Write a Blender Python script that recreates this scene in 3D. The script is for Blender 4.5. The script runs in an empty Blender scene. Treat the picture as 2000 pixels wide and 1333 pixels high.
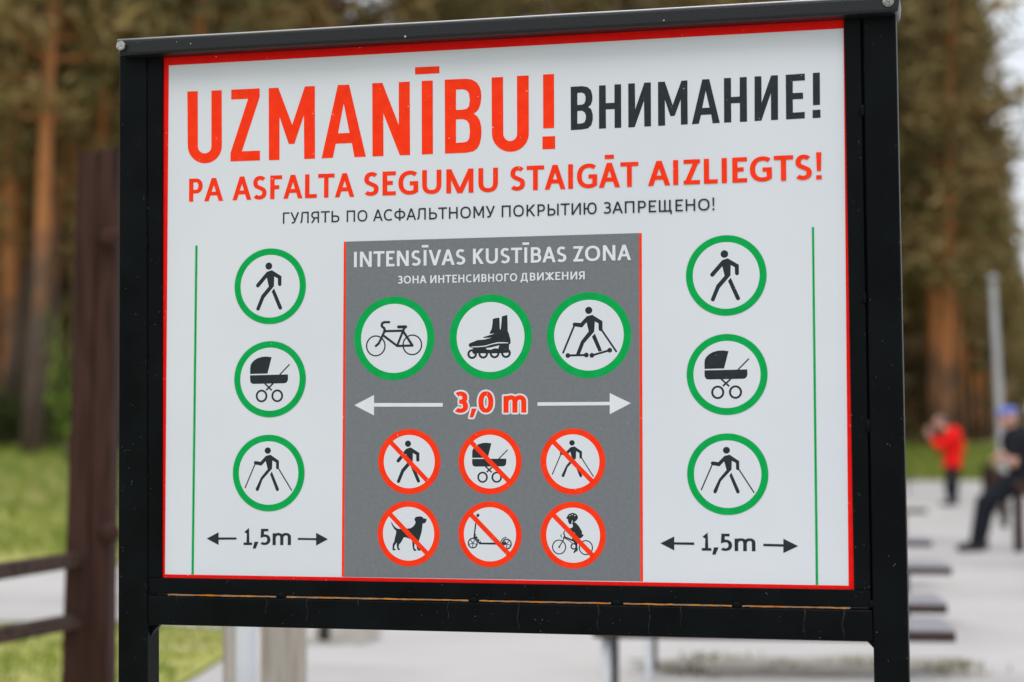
import bpy, bmesh, math, random
from mathutils import Vector, Matrix
from mathutils.geometry import tessellate_polygon
S = bpy.context.scene
COL = S.collection
R = math.radians

# ------------------------------------------------------------------ camera
# pose solved from the panel's circles and rules: one unit = radius of the big outer roundels
FPX = 3628.605                                   # focal length in photo pixels (2000 wide)
U = 0.0625                                       # metres per unit
CAMH = 1.08                                      # eye height
w_ = Vector((-5.74877468e-02, 2.43370510e-01, -7.91625127e-03))
RS = Matrix.Rotation(w_.length, 3, w_.normalized())          # sign axes -> camera axes (x right, y down, z forward)
CS = Vector((17.93392079, 4.27937696, -45.78477549))         # camera in sign units (s right, t down, depth)
TG = CS.y + CAMH / U                                         # ground level in sign units
S0 = 6.0
ANG = math.atan2(RS[2][0], RS[2][2])
def sign_vec(v):                                             # sign axes -> world axes
    x, y, z = v[0], v[2], -v[1]
    return Vector((x*math.cos(ANG) - y*math.sin(ANG), x*math.sin(ANG) + y*math.cos(ANG), z))
SIGN_LOC = sign_vec(((S0-CS.x)*U, 0, -CS.z*U)); SIGN_LOC.z = 0
right, up, back = sign_vec(RS[0]), -sign_vec(RS[1]), -sign_vec(RS[2])
cam = bpy.data.cameras.new('camera'); camo = bpy.data.objects.new('camera', cam); COL.objects.link(camo)
camo.matrix_world = Matrix(((right.x, up.x, back.x, 0), (right.y, up.y, back.y, 0), (right.z, up.z, back.z, CAMH), (0, 0, 0, 1)))
cam.sensor_width = 36; cam.lens = FPX/2000*36; cam.clip_end = 2000; cam.clip_start = 0.05
cam.dof.use_dof = True; cam.dof.focus_distance = 47.4*U; cam.dof.aperture_fstop = 2.75; cam.dof.aperture_blades = 0
S.camera = camo

# ------------------------------------------------------------------ sky, sun, exposure
SUN_EL, SUN_AZ = R(56), R(200)                   # high, behind the photographer; thin overcast
W = bpy.data.worlds.new('World'); S.world = W; W.use_nodes = True
nt = W.node_tree; nd = nt.nodes; lk = nt.links
bg = nd['Background']; bg.inputs['Strength'].default_value = 0.12
sky = nd.new('ShaderNodeTexSky'); sky.sky_type = 'NISHITA'; sky.sun_disc = False
sky.sun_elevation = SUN_EL; sky.sun_rotation = SUN_AZ; sky.air_density = 1.2; sky.dust_density = 3.0
tc = nd.new('ShaderNodeTexCoord'); mp = nd.new('ShaderNodeMapping'); mp.inputs['Scale'].default_value = (1.2, 1.2, 3)
nz = nd.new('ShaderNodeTexNoise'); nz.inputs['Scale'].default_value = 2.2; nz.inputs['Detail'].default_value = 6
cr = nd.new('ShaderNodeValToRGB'); cr.color_ramp.elements[0].position = .25; cr.color_ramp.elements[1].position = .6
cr.color_ramp.elements[0].color = (.72, .72, .72, 1); cr.color_ramp.elements[1].color = (.97, .97, .97, 1)
cl = nd.new('ShaderNodeMixRGB'); cl.inputs['Color2'].default_value = (8.2, 8.6, 9.1, 1)     # cloud layer
lk.new(tc.outputs['Generated'], mp.inputs['Vector']); lk.new(mp.outputs['Vector'], nz.inputs['Vector'])
lk.new(nz.outputs['Fac'], cr.inputs['Fac']); lk.new(cr.outputs['Color'], cl.inputs['Fac'])
lk.new(sky.outputs['Color'], cl.inputs['Color1']); lk.new(cl.outputs['Color'], bg.inputs['Color'])
sl = bpy.data.lights.new('sun', 'SUN'); sl.energy = 1.1; sl.angle = R(25); sl.color = (1, .96, .9)
so = bpy.data.objects.new('sun', sl); COL.objects.link(so)
sd = Vector((math.sin(SUN_AZ)*math.cos(SUN_EL), math.cos(SUN_AZ)*math.cos(SUN_EL), math.sin(SUN_EL)))
so.rotation_euler = sd.to_track_quat('Z', 'Y').to_euler(); so.location = sd*50
S.view_settings.view_transform = 'Standard'; S.view_settings.look = 'None'
S.view_settings.exposure = 0.0; S.view_settings.gamma = 1
S.cycles.use_denoising = True
S.cycles.max_bounces = 6

# ------------------------------------------------------------------ helpers
def ray(x, y):
    d = Vector(((x-1000)/FPX, (y-666.5)/FPX, 1))
    return right*d.x - up*d.y - back*d.z
def at(x, y, Y):                                 # world point seen at photo pixel x, y at ground distance Y
    d = ray(x, y); k = Y/d.y
    return Vector((0, 0, CAMH)) + d*k
def px(x, y, w=0.0):                             # photo pixel -> sign-local point on the plane w metres in front of the panel face
    d = RS.transposed() @ Vector(((x-1000)/FPX, (y-666.5)/FPX, 1))
    p = CS + d*((-w/U - CS.z)/d.z)
    return Vector(((p.x-S0)*U, -w, (TG-p.y)*U))
def tag(o, label=None, cat=None, group=None, kind=None):
    for k, v in (('label', label), ('category', cat), ('group', group), ('kind', kind)):
        if v: o[k] = v
    return o
def empty(name, loc=(0, 0, 0), rz=0.0):
    o = bpy.data.objects.new(name, None); COL.objects.link(o); o.location = loc; o.rotation_euler = (0, 0, rz)
    o.empty_display_size = .1
    return o
def link(name, me, mats, parent=None, smooth=False):
    if isinstance(mats, (list, tuple)):
        for m in mats: me.materials.append(m)
    else: me.materials.append(mats)
    if smooth:
        for p in me.polygons: p.use_smooth = True
    o = bpy.data.objects.new(name, me); COL.objects.link(o)
    if parent: o.parent = parent
    return o
def bm_obj(name, bm, mats, parent=None, smooth=False):
    me = bpy.data.meshes.new(name); bm.normal_update(); bm.to_mesh(me); bm.free()
    return link(name, me, mats, parent, smooth)
def copy_tree(o, parent=None):
    c = o.copy(); COL.objects.link(c)
    if parent: c.parent = parent
    for ch in list(o.children): copy_tree(ch, c)
    return c
def new_mat(name, col=(.5, .5, .5), rough=.6, spec=.5, metal=0.0):
    m = bpy.data.materials.new(name); m.use_nodes = True
    b = m.node_tree.nodes['Principled BSDF']
    b.inputs['Base Color'].default_value = (*col, 1); b.inputs['Roughness'].default_value = rough
    b.inputs['Specular IOR Level'].default_value = spec; b.inputs['Metallic'].default_value = metal
    return m
def noise_mat(name, cols, scale=5, rough=.7, spec=.3, detail=5, bump=0.0, stretch=(1, 1, 1), metal=0, lo=.35, hi=.65, flecks=None):
    """colour ramp over object-space noise; flecks=(colour, density scale, size) adds scattered specks"""
    m = new_mat(name, cols[0], rough, spec, metal); t = m.node_tree; n = t.nodes; l = t.links; b = n['Principled BSDF']
    c = n.new('ShaderNodeTexCoord'); mp = n.new('ShaderNodeMapping'); mp.inputs['Scale'].default_value = stretch
    z = n.new('ShaderNodeTexNoise'); z.inputs['Scale'].default_value = scale; z.inputs['Detail'].default_value = detail
    r = n.new('ShaderNodeValToRGB'); e = r.color_ramp.elements
    e[0].position = lo; e[1].position = hi; e[0].color = (*cols[0], 1); e[1].color = (*cols[-1], 1)
    for i, cc in enumerate(cols[1:-1]):
        q = e.new(lo+(hi-lo)*(i+1)/(len(cols)-1)); q.color = (*cc, 1)
    l.new(c.outputs['Object'], mp.inputs['Vector']); l.new(mp.outputs['Vector'], z.inputs['Vector']); l.new(z.outputs['Fac'], r.inputs['Fac'])
    out = r.outputs['Color']
    if flecks:
        fc, fs, fr = flecks
        v = n.new('ShaderNodeTexVoronoi'); v.inputs['Scale'].default_value = fs
        v2 = n.new('ShaderNodeTexNoise'); v2.inputs['Scale'].default_value = fs*.37; v2.inputs['Detail'].default_value = 1
        l.new(c.outputs['Object'], v.inputs['Vector']); l.new(c.outputs['Object'], v2.inputs['Vector'])
        mr = n.new('ShaderNodeMapRange'); mr.inputs['From Min'].default_value = .5; mr.inputs['From Max'].default_value = .75
        mr.inputs['To Min'].default_value = 0; mr.inputs['To Max'].default_value = fr
        l.new(v2.outputs['Fac'], mr.inputs['Value'])
        lt = n.new('ShaderNodeMath'); lt.operation = 'LESS_THAN'
        l.new(v.outputs['Distance'], lt.inputs[0]); l.new(mr.outputs['Result'], lt.inputs[1])
        mx = n.new('ShaderNodeMixRGB'); mx.inputs['Color2'].default_value = (*fc, 1)
        l.new(lt.outputs[0], mx.inputs['Fac']); l.new(out, mx.inputs['Color1']); out = mx.outputs['Color']
    l.new(out, b.inputs['Base Color'])
    if bump:
        bp = n.new('ShaderNodeBump'); bp.inputs['Strength'].default_value = bump; bp.inputs['Distance'].default_value = .01
        l.new(z.outputs['Fac'], bp.inputs['Height']); l.new(bp.outputs['Normal'], b.inputs['Normal'])
    return m
def add_box(bm, x0, x1, y0, y1, z0, z1, mi=0):
    v = [bm.verts.new((x, y, z)) for z in (z0, z1) for y in (y0, y1) for x in (x0, x1)]
    for f in ((0, 2, 3, 1), (4, 5, 7, 6), (0, 1, 5, 4), (2, 6, 7, 3), (0, 4, 6, 2), (1, 3, 7, 5)):
        bm.faces.new([v[i] for i in f]).material_index = mi
def add_tube(bm, pts, rad, n=10, mi=0, caps=True):
    rings = []
    for i, p in enumerate(pts):
        p = Vector(p); a = Vector(pts[max(i-1, 0)]); b = Vector(pts[min(i+1, len(pts)-1)])
        d = (b-a).normalized(); s = d.orthogonal().normalized() if abs(d.z) < .9 else Vector((1, 0, 0))
        s = (s-d*s.dot(d)).normalized(); q = d.cross(s); r = rad[i] if isinstance(rad, (list, tuple)) else rad
        rings.append([bm.verts.new(p+(s*math.cos(k*2*math.pi/n)+q*math.sin(k*2*math.pi/n))*r) for k in range(n)])
    for i in range(len(rings)-1):
        for k in range(n):
            bm.faces.new((rings[i][k], rings[i][(k+1) % n], rings[i+1][(k+1) % n], rings[i+1][k])).material_index = mi
    if caps:
        bm.faces.new(rings[0][::-1]).material_index = mi; bm.faces.new(rings[-1]).material_index = mi
def bevel(bm, off, seg=2):
    bmesh.ops.recalc_face_normals(bm, faces=bm.faces)
    bmesh.ops.bevel(bm, geom=[e for e in bm.edges], offset=off, segments=seg, affect='EDGES', profile=.5, clamp_overlap=True)
def prism(bm, pts, depth, mi=0):                 # front polygon (local points, facing -Y) pushed back by depth along +Y
    f = [bm.verts.new(p) for p in pts]; b = [bm.verts.new(Vector(p)+Vector((0, depth, 0))) for p in pts]
    bm.faces.new(f).material_index = mi; bm.faces.new(b[::-1]).material_index = mi
    n = len(pts)
    for i in range(n): bm.faces.new((f[i], b[i], b[(i+1) % n], f[(i+1) % n])).material_index = mi

# ------------------------------------------------------------------ materials
M = {}
white = (.70, .735, .79)
M['white'] = noise_mat('printed white vinyl', [(.645, .678, .732), (.68, .708, .758)], 3, .4, .15, 3)
M['red'] = noise_mat('printed red vinyl', [(.90, .034, .006), (.96, .044, .008)], 60, .45, .08, 3, flecks=((.9, .5, .42), 150, .16))
M['border'] = noise_mat('printed red border', [(.82, .006, .005), (.88, .010, .006)], 60, .45, .08, 3, flecks=((.85, .45, .4), 150, .2))
M['green'] = noise_mat('printed green vinyl', [(.001, .34, .07), (.002, .38, .08)], 60, .45, .08, 3, flecks=((.4, .6, .45), 150, .1))
M['ink'] = noise_mat('printed dark ink', [(.012, .021, .026), (.018, .028, .033)], 80, .42, .2, 3, flecks=((.5, .53, .55), 160, .16))
M['grey'] = noise_mat('printed grey vinyl', [(.157, .171, .188), (.173, .187, .204)], 160, .45, .2, 2, flecks=((.42, .42, .41), 190, .13))
M['pale'] = noise_mat('printed pale lettering', [(.67, .70, .75), (.71, .735, .78)], 30, .4, .2, 2)
M['black'] = noise_mat('black powder coat', [(.0025, .0035, .004), (.0045, .006, .0068)], 12, .42, .055, 6, bump=.06, flecks=((.17, .17, .165), 200, .14))
M['rail'] = noise_mat('black textured paint', [(.006, .007, .009), (.012, .014, .017)], 420, .36, .32, 2, bump=.12, flecks=((.45, .45, .44), 60, .11))
M['rust'] = noise_mat('rust stain', [(.50, .16, .015), (.24, .16, .11), (.55, .22, .03)], 60, .8, .2, 4)
M['zinc'] = noise_mat('zinc plated steel', [(.26, .255, .235), (.46, .455, .43)], 300, .3, .5, 3, metal=.9)
M['timber'] = noise_mat('dark brown stained timber', [(.030, .014, .011), (.060, .028, .022), (.040, .018, .014)], 6, .7, .12, 6, bump=.3, stretch=(3, 3, .3))
M['railwood'] = noise_mat('brown weathered rail', [(.042, .024, .018), (.085, .055, .043), (.06, .036, .027)], 6, .75, .15, 6, bump=.3, stretch=(3, 3, 3))
M['oldwood'] = noise_mat('weathered grey timber', [(.27, .235, .195), (.47, .435, .39), (.35, .30, .25)], 7, .85, .2, 6, bump=.3, stretch=(4, 4, .25))
M['whitepole'] = noise_mat('white painted pole', [(.66, .69, .74), (.73, .75, .79)], 8, .5, .3)
M['seat'] = noise_mat('weathered lilac grey planks', [(.25, .238, .265), (.33, .315, .345)], 9, .5, .4, 5, stretch=(.4, 5, 5))
M['seatedge'] = noise_mat('dark plank edge', [(.035, .020, .018), (.065, .040, .035)], 9, .7, .3)
M['legpale'] = noise_mat('lit galvanised leg', [(.50, .52, .55), (.60, .62, .64)], 9, .5, .4)
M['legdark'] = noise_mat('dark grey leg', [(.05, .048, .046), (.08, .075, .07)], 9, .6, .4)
M['pole'] = noise_mat('grey lamp pole', [(.29, .29, .29), (.36, .36, .36)], 5, .5, .4)
M['asphalt'] = noise_mat('pale worn asphalt', [(.46, .435, .42), (.58, .548, .53), (.51, .485, .468)], .35, .9, .2, 8, bump=.15)
M['dirt'] = noise_mat('dry dirt', [(.29, .255, .215), (.42, .39, .345), (.36, .32, .27)], 3, .95, .1, 7)
M['ground'] = noise_mat('mown grass', [(.19, .235, .055), (.33, .31, .11), (.24, .265, .07), (.40, .34, .17)], .55, .95, .05, 6, lo=.3, hi=.7)
M['verge'] = noise_mat('thin dry grass', [(.34, .36, .075), (.44, .41, .15), (.37, .375, .09), (.50, .44, .24)], .8, .95, .05, 6, lo=.3, hi=.7)
M['blade'] = noise_mat('grass blades', [(.15, .235, .03), (.29, .32, .07)], .8, .8, .1, 3)
M['drygrass'] = noise_mat('dry tufts', [(.20, .19, .10), (.30, .26, .17)], .8, .9, .1, 3)
M['needles'] = noise_mat('pine needles', [(.09, .10, .038), (.185, .15, .058), (.26, .19, .08), (.41, .295, .12)], .5, .75, .15, 4, lo=.3, hi=.7)
M['needlesdark'] = noise_mat('dark spruce needles', [(.065, .075, .033), (.145, .115, .056), (.21, .145, .07), (.28, .20, .093)], .5, .75, .15, 4, lo=.3, hi=.7)
M['bush'] = noise_mat('bush leaves', [(.07, .12, .018), (.22, .32, .04)], 1.5, .7, .15, 3)
def bark(name, low, high, z0, z1):
    m = noise_mat(name, [low, tuple(c*1.5 for c in low)], 3.5, .9, .1, 6, stretch=(1, 1, .3)); t = m.node_tree; n = t.nodes; l = t.links; b = n['Principled BSDF']
    src = b.inputs['Base Color'].links[0].from_socket
    c = n.new('ShaderNodeTexCoord'); s = n.new('ShaderNodeSeparateXYZ'); l.new(c.outputs['Object'], s.inputs[0])
    q = n.new('ShaderNodeTexNoise'); q.inputs['Scale'].default_value = .55; q.inputs['Detail'].default_value = 3; l.new(c.outputs['Object'], q.inputs['Vector'])
    ad = n.new('ShaderNodeMath'); ad.operation = 'MULTIPLY_ADD'; ad.inputs[1].default_value = 11.0; l.new(q.outputs['Fac'], ad.inputs[0]); l.new(s.outputs['Z'], ad.inputs[2])  # noise shifts the orange in patches, painting foliage shadows into the bark
    mr = n.new('ShaderNodeMapRange'); mr.inputs['From Min'].default_value = z0+5.5; mr.inputs['From Max'].default_value = z1+5.5; l.new(ad.outputs[0], mr.inputs['Value'])
    mx = n.new('ShaderNodeMixRGB'); mx.inputs['Color2'].default_value = (*high, 1); l.new(mr.outputs[0], mx.inputs['Fac']); l.new(src, mx.inputs['Color1'])
    l.new(mx.outputs['Color'], b.inputs['Base Color']); return m
M['bark_o'] = bark('orange pine bark', (.125, .075, .05), (.42, .17, .065), .8, 3.6)
M['bark_d'] = bark('grey brown pine bark', (.085, .062, .05), (.42, .175, .07), 4.0, 7.5)
M['skin'] = noise_mat('skin', [(.50, .27, .20), (.58, .34, .26)], 12, .5, .3)
M['redcloth'] = noise_mat('red jacket cloth', [(.78, .005, .005), (.88, .010, .007)], 9, .8, .2)
M['orange'] = noise_mat('orange jacket trim', [(.75, .18, .03), (.82, .24, .05)], 9, .8, .2)
M['darkcloth'] = noise_mat('black cloth', [(.010, .011, .014), (.018, .019, .024)], 9, .9, .15)
M['navy'] = noise_mat('dark cloth', [(.009, .011, .016), (.016, .019, .026)], 9, .9, .15)
M['bluecap'] = noise_mat('blue cap cloth', [(.12, .16, .46), (.17, .22, .56)], 9, .8, .2)
M['hair'] = noise_mat('grey brown hair', [(.10, .085, .075), (.22, .20, .19)], 30, .7, .3)
M['shoe'] = noise_mat('black shoe', [(.012, .012, .014), (.025, .025, .028)], 9, .5, .4)

# ------------------------------------------------------------------ ground
def smooth(t): t = max(0.0, min(1.0, t)); return t*t*(3-2*t)
def beyond(X, Y):                                # metres past the paved edge, up the bank towards the wood
    d1 = ((X+6)*-45 + (Y-17)*20)/49.2
    return max(min(d1, Y-18.0), Y-62.0, 0.0)
def gz(X, Y):
    d = beyond(X, Y); return .93*smooth(d/10.0) + .012*d
def axis(a, b, fine0, fine1, fs, cs):
    v = []; t = a
    while t < b: v.append(t); t += fs if fine0 <= t < fine1 else cs
    v.append(b); return v
bm = bmesh.new()
xs = axis(-420, 420, -32, 48, 1.5, 20); ys = axis(-60, 620, -4, 110, 1.5, 20)
g = [[bm.verts.new((x, y, gz(x, y))) for x in xs] for y in ys]
for j in range(len(ys)-1):
    for i in range(len(xs)-1): bm.faces.new((g[j][i], g[j][i+1], g[j+1][i+1], g[j+1][i]))
tag(bm_obj('ground', bm, M['ground'], smooth=True), kind='structure')
def sheet(name, pts, z, mat, kind='structure'):
    bm = bmesh.new(); vs = [bm.verts.new((p[0], p[1], z)) for p in pts]
    tris = tessellate_polygon([[Vector((p[0], p[1], 0)) for p in pts]])
    for t in tris: bm.faces.new([vs[i] for i in t])
    bmesh.ops.recalc_face_normals(bm, faces=bm.faces)
    for f in bm.faces:
        if f.normal.z < 0: f.normal_flip()
    return tag(bm_obj(name, bm, mat), kind=kind)
sheet('asphalt_plaza', [(-1.5, -40), (60, -40), (60, 61), (13.4, 61), (10.2, 53), (-3.6, 17.2), (-26, 17.0), (-26, 11.6), (-2.3, 11.6), (-1.52, 11.0), (-1.46, 9.6), (-1.5, 8)], .012, M['asphalt'])
rnd = random.Random(5)
def blob(x0, x1, y0, y1, n=44):
    p = []
    for k in range(n):
        a = 2*math.pi*k/n; c, s = math.cos(a), math.sin(a); q = rnd.uniform(.82, 1.12)
        p.append(((x0+x1)/2+(x1-x0)/2*(abs(c)**.5)*math.copysign(1, c)*q, (y0+y1)/2+(y1-y0)/2*(abs(s)**.5)*math.copysign(1, s)*q))
    return p
sheet('dirt_strip', blob(.62, 2.25, 8.80, 9.62), .016, M['dirt'])
sheet('dirt_patch', blob(-1.18, -.75, 10.2, 11.3), .016, M['dirt'])
sheet('verge_grass', [(-1.5, -3), (-1.54, 8), (-1.50, 9.6), (-1.56, 11.0), (-2.3, 11.45), (-14, 11.45), (-14, -3)], .008, M['verge'])

bm = bmesh.new(); g = []
for j in range(15):
    Y = 17.25+j*.5; row = []
    for i in range(21):
        k = i/20; X = -16+k*(16-3.9+.75*(Y-17.25)*.45); row.append(bm.verts.new((X, Y+.5*math.sin(X*1.3+j)*(j == 14), gz(X, Y)+.02)))
    g.append(row)
for j in range(14):
    for i in range(20): bm.faces.new((g[j][i], g[j][i+1], g[j+1][i+1], g[j+1][i]))
tag(bm_obj('dry_grass', bm, M['verge'], smooth=True), kind='structure')

# ------------------------------------------------------------------ the notice sign
sign = empty('notice_sign', SIGN_LOC, ANG)
tag(sign, 'large white, grey and red path rules notice board in a black steel frame', 'notice sign')
def wsh(p, w):                                   # move a local point to offset w along its own plane normal
    return Vector((p.x, -w, p.z))
def tubepart(name, quad, w, depth, mat, bev=.004, seg=3):
    bm = bmesh.new(); prism(bm, [px(x, y, w) for x, y in quad], depth); bevel(bm, bev, seg)
    o = bm_obj(name, bm, mat, sign, smooth=False); return o
def to_ground(a, b, w):                          # extend the edge a->b (photo pixels) down to the ground
    p, q = px(*a, w), px(*b, w); k = (0.0-p.z)/(q.z-p.z); return p+(q-p)*k
WP = .010
def post(tl, tr, bl, br):
    bm = bmesh.new(); prism(bm, [px(*tl, WP), px(*tr, WP), to_ground(tr, br, WP), to_ground(tl, bl, WP)], .049); bevel(bm, .0035, 3)
    return bm_obj('post', bm, M['black'], sign)
post((232.5, 92), (286, 90), (230, 1333), (287.5, 1333))
post((1684.8, 12), (1749, 8), (1707, 1333), (1776, 1333))
tubepart('top_rail', [(227.5, 78), (1757.5, -9.5), (1754.5, 23), (231, 109)], .036, .074, M['rail'], .005, 4)
bm = bmesh.new(); add_tube(bm, [px(229.5+k*(1756-229.5)/12, 79.2+k*(-8.2-79.2)/12, .0335)+Vector((0, 0, .0002*math.sin(k*2.1))) for k in range(13)], .0019, 10)  # thin pale metal bead added as the highlight on the rail's top edge
tag(bm_obj('highlight_bead', bm, new_mat('pale highlight metal', (.42, .42, .45), .38, .5, .85), sign, True), 'pale metal bead added as the highlight along the top rail')
crossbar = tubepart('crossbar', [(287.6, 1163.5), (1703.8, 1191.5), (1706, 1254), (287.8, 1220.5)], WP-.001, .047, M['black'], .003, 2)
# inner frame that clamps the panel: two stiles and a bottom strip with weld beads
bm = bmesh.new()
WI = .006
for q in ([(287.2, 108), (317, 107), (314.8, 1129), (287.4, 1129)], [(1648, 31), (1680.8, 28), (1701, 1152.5), (1668, 1152.5)],
          [(287.5, 1129), (314.8, 1129), (1668, 1152.5), (1701, 1152.5), (1701.5, 1187.5), (287.5, 1159.5)]):
    prism(bm, [px(x, y, WI) for x, y in q], .03)
bevel(bm, .0012, 1)
for (x, y, rx, ry) in ((549, 1163, 10, 6), (925, 1172, 10, 6), (1205, 1177, 12, 6), (1439, 1182, 11, 7), (1684, 217, 7, 13), (1688, 582, 6, 13), (1696, 832, 7, 14), (1703, 1180, 6, 8), (287, 480, 3, 14), (287, 690, 3, 12), (287, 1150, 4, 8)):
    c = px(x, y, WI); e = px(x+rx, y, WI); f = px(x, y+ry, WI)
    r = bmesh.ops.create_uvsphere(bm, u_segments=10, v_segments=6, radius=1)
    for v in r['verts']: v.co = Vector((c.x+v.co.x*(e.x-c.x), c.y-.001+v.co.y*.004, c.z+v.co.z*(f.z-c.z)))
bm_obj('inner_frame', bm, M['black'], sign)
bm = bmesh.new()
for a, b in ((328, 539), (560, 915), (936, 1193), (1218, 1429), (1450, 1661)):
    n = max(2, int((b-a)/9)); ya = lambda x: 1161.6+(x-328)*(1188.2-1161.6)/(1662-328)
    xsn = [a+(b-a)*k/n for k in range(n+1)]
    tp = [px(x, ya(x)-.6-rnd.random()*.9, WP-.0005) for x in xsn]; bt = [px(x, ya(x)+1.0+rnd.random()*1.0, WP-.0005) for x in xsn]
    v1 = [bm.verts.new(p) for p in tp]; v2 = [bm.verts.new(p) for p in bt]
    v3 = [bm.verts.new(p+Vector((0, .004, 0))) for p in tp]; v4 = [bm.verts.new(p+Vector((0, .004, 0))) for p in bt]
    for k in range(n):
        bm.faces.new((v1[k], v2[k], v2[k+1], v1[k+1])); bm.faces.new((v1[k], v1[k+1], v3[k+1], v3[k])); bm.faces.new((v2[k], v4[k], v4[k+1], v2[k+1]))
MS = noise_mat('dry water stain', [(.010, .011, .011), (.035, .032, .028)], 90, .8, .05, 3)
for x, ln, wd in ((345, 12, 2), (520, 30, 3), (600, 45, 2.5), (875, 34, 2.5), (1012, 52, 3), (1168, 52, 3.2), (1268, 58, 2.8), (1571, 56, 3), (1647, 60, 4), (700, 24, 2), (1330, 40, 2)):
    bs = bmesh.new(); y0 = 1163.5+(x-328)*(1188.2-1161.6)/(1662-328); n = 6
    cs = [(x+wd*.6*math.sin(k*1.3+x), wd*(1-.6*k/n), y0+ln*k/n) for k in range(n+1)]
    vs = [(bs.verts.new(px(c-w/2, y, WP-.0004)), bs.verts.new(px(c+w/2, y, WP-.0004))) for c, w, y in cs]
    for k in range(n): bs.faces.new((vs[k][0], vs[k+1][0], vs[k+1][1], vs[k][1]))
    bm_obj('stain', bs, MS, crossbar)
tag(bm_obj('rust_seam', bm, M['rust'], sign), 'thin broken line of orange rust along the lower seam')
for q in ([(284, 110), (291, 110), (291, 1170), (284, 1170)], [(1676, 30), (1690, 30), (1712, 1190), (1697, 1190)]):
    bm = bmesh.new(); prism(bm, [px(x, y, -.012) for x, y in q], .004); bm_obj('added_groove_backing', bm, M['black'], sign)  # black plates added to block light showing through the grooves
# corner gussets
bm = bmesh.new(); prism(bm, [px(288, 1222, WP-.014), px(311, 1222, WP-.014), px(300, 1233, WP-.014), px(290, 1252, WP-.014)], .01); bm_obj('gusset', bm, M['black'], sign)
bm = bmesh.new(); prism(bm, [px(1693, 1252, WP-.006), px(1707, 1252, WP-.006), px(1707, 1267, WP-.006)], .02); bm_obj('gusset', bm, M['black'], sign)
def bolt(x, y, r_px, domed):
    w = .036; c = px(x, y, w); r = (px(x+r_px, y, w)-c).length; bm = bmesh.new()
    def disc(rad, y0, y1, n, a0=0.0, top=1.0):
        a = [bm.verts.new((c.x+math.cos(a0+k*2*math.pi/n)*rad, c.y+y0, c.z+math.sin(a0+k*2*math.pi/n)*rad)) for k in range(n)]
        b = [bm.verts.new((c.x+math.cos(a0+k*2*math.pi/n)*rad*top, c.y+y1, c.z+math.sin(a0+k*2*math.pi/n)*rad*top)) for k in range(n)]
        for k in range(n): bm.faces.new((a[k], a[(k+1) % n], b[(k+1) % n], b[k]))
        bm.faces.new(b)
    disc(r*(1.2 if domed else .8), .0, -.0015, 24); disc(r*1.02, -.0015, -.0065, 6, .3); disc(r*.98, -.0065, -.0078, 6, .3, .8)
    if domed:
        disc(r*.55, -.0078, -.011, 16, 0, .9); disc(r*.5, -.011, -.013, 16, 0, .5)
    bmesh.ops.recalc_face_normals(bm, faces=bm.faces)
    return bm_obj('bolt', bm, M['zinc'], sign)
bolt(238.8, 91, 9.2, False); bolt(1735, 3, 9, True)

# ---- printed panel
panel_w = 0.0
bm = bmesh.new()
PC = [(315, 95), (1652, 20), (1672, 1156), (312, 1132)]
prism(bm, [px(x, y, 0) for x, y in PC], .004)
panel = bm_obj('sign_panel', bm, M['white'], sign)
MI = {'white': 0, 'red': 1, 'green': 2, 'ink': 3, 'grey': 4, 'pale': 5, 'border': 6}
PM = [M[k] for k in ('white', 'red', 'green', 'ink', 'grey', 'pale', 'border')]
class Art:
    """flat printed artwork: filled shapes in photo pixels or panel units, each a hair in front of the one before"""
    def __init__(s, w0): s.bm = bmesh.new(); s.w = w0; s.used = []
    def mi(s, c):
        if c not in s.used: s.used.append(c)
        return s.used.index(c)
    def local(s, loops, c):
        loops = [[Vector((p.x, -s.w, p.z)) for p in lp] for lp in loops]
        tris = tessellate_polygon([[Vector((p.x, p.z, 0)) for p in lp] for lp in loops])
        vs = [s.bm.verts.new(p) for lp in loops for p in lp]; m = s.mi(c)
        for t in tris:
            a, b, d = (vs[i].co for i in t)
            if (b-a).cross(d-a).length < 1e-12: continue
            f = s.bm.faces.new([vs[i] for i in t]); f.normal_update()
            if f.normal.y > 0: f.normal_flip()
            f.material_index = m
        s.w += 1.2e-5
    def px(s, loops, c): s.local([[px(x, y, 0) for x, y in lp] for lp in loops], c)
    def obj(s, name, parent, label=None):
        o = bm_obj(name, s.bm, [M[k] for k in s.used], parent)
        if label: o['label'] = label
        return o
L1, L2, L3 = .00025, .0005, .0009
def quad_line(a, b, wd):
    a, b = Vector(a), Vector(b); d = (b-a).normalized(); n = Vector((-d.y, d.x))*wd/2
    return [tuple(a+n), tuple(b+n), tuple(b-n), tuple(a-n)]
def ell(cx, cy, rx, ry, a0=0, a1=360, n=48):
    return [(cx+rx*math.cos(R(a0+(a1-a0)*k/n)), cy+ry*math.sin(R(a0+(a1-a0)*k/n))) for k in range(n + (0 if abs(a1-a0) >= 360 else 1))]
# red border round the sheet
a = Art(L1)
a.px([PC, [(330, 128.5), (1647.4, 56), (1657.3, 1144.2), (322.3, 1122)]], 'border')
a.obj('border', panel)
# grey zone and its red edge lines
a = Art(L1+.0001)
a.px([[(676, 472.5), (1248.5, 455.8), (1250.8, 1135.8), (672, 1127)]], 'grey')
a.px([[(671.7, 472.6), (676.2, 472.5), (672.2, 1127), (667.6, 1126.6)]], 'red')
a.px([[(1248.4, 455.8), (1253.4, 455.6), (1256, 1136.2), (1250.8, 1136)]], 'red')
a.obj('grey_zone', panel, 'grey middle lane between two thin red lines')
for q in ([(381.6, 480), (386, 479.8), (378.6, 1122.6), (374, 1122.4)], [(1585.6, 444), (1590, 443.8), (1598.2, 1142.8), (1593.2, 1142.6)]):
    a = Art(L1+.0001); a.px([q], 'green'); a.obj('green_line', panel)

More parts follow.
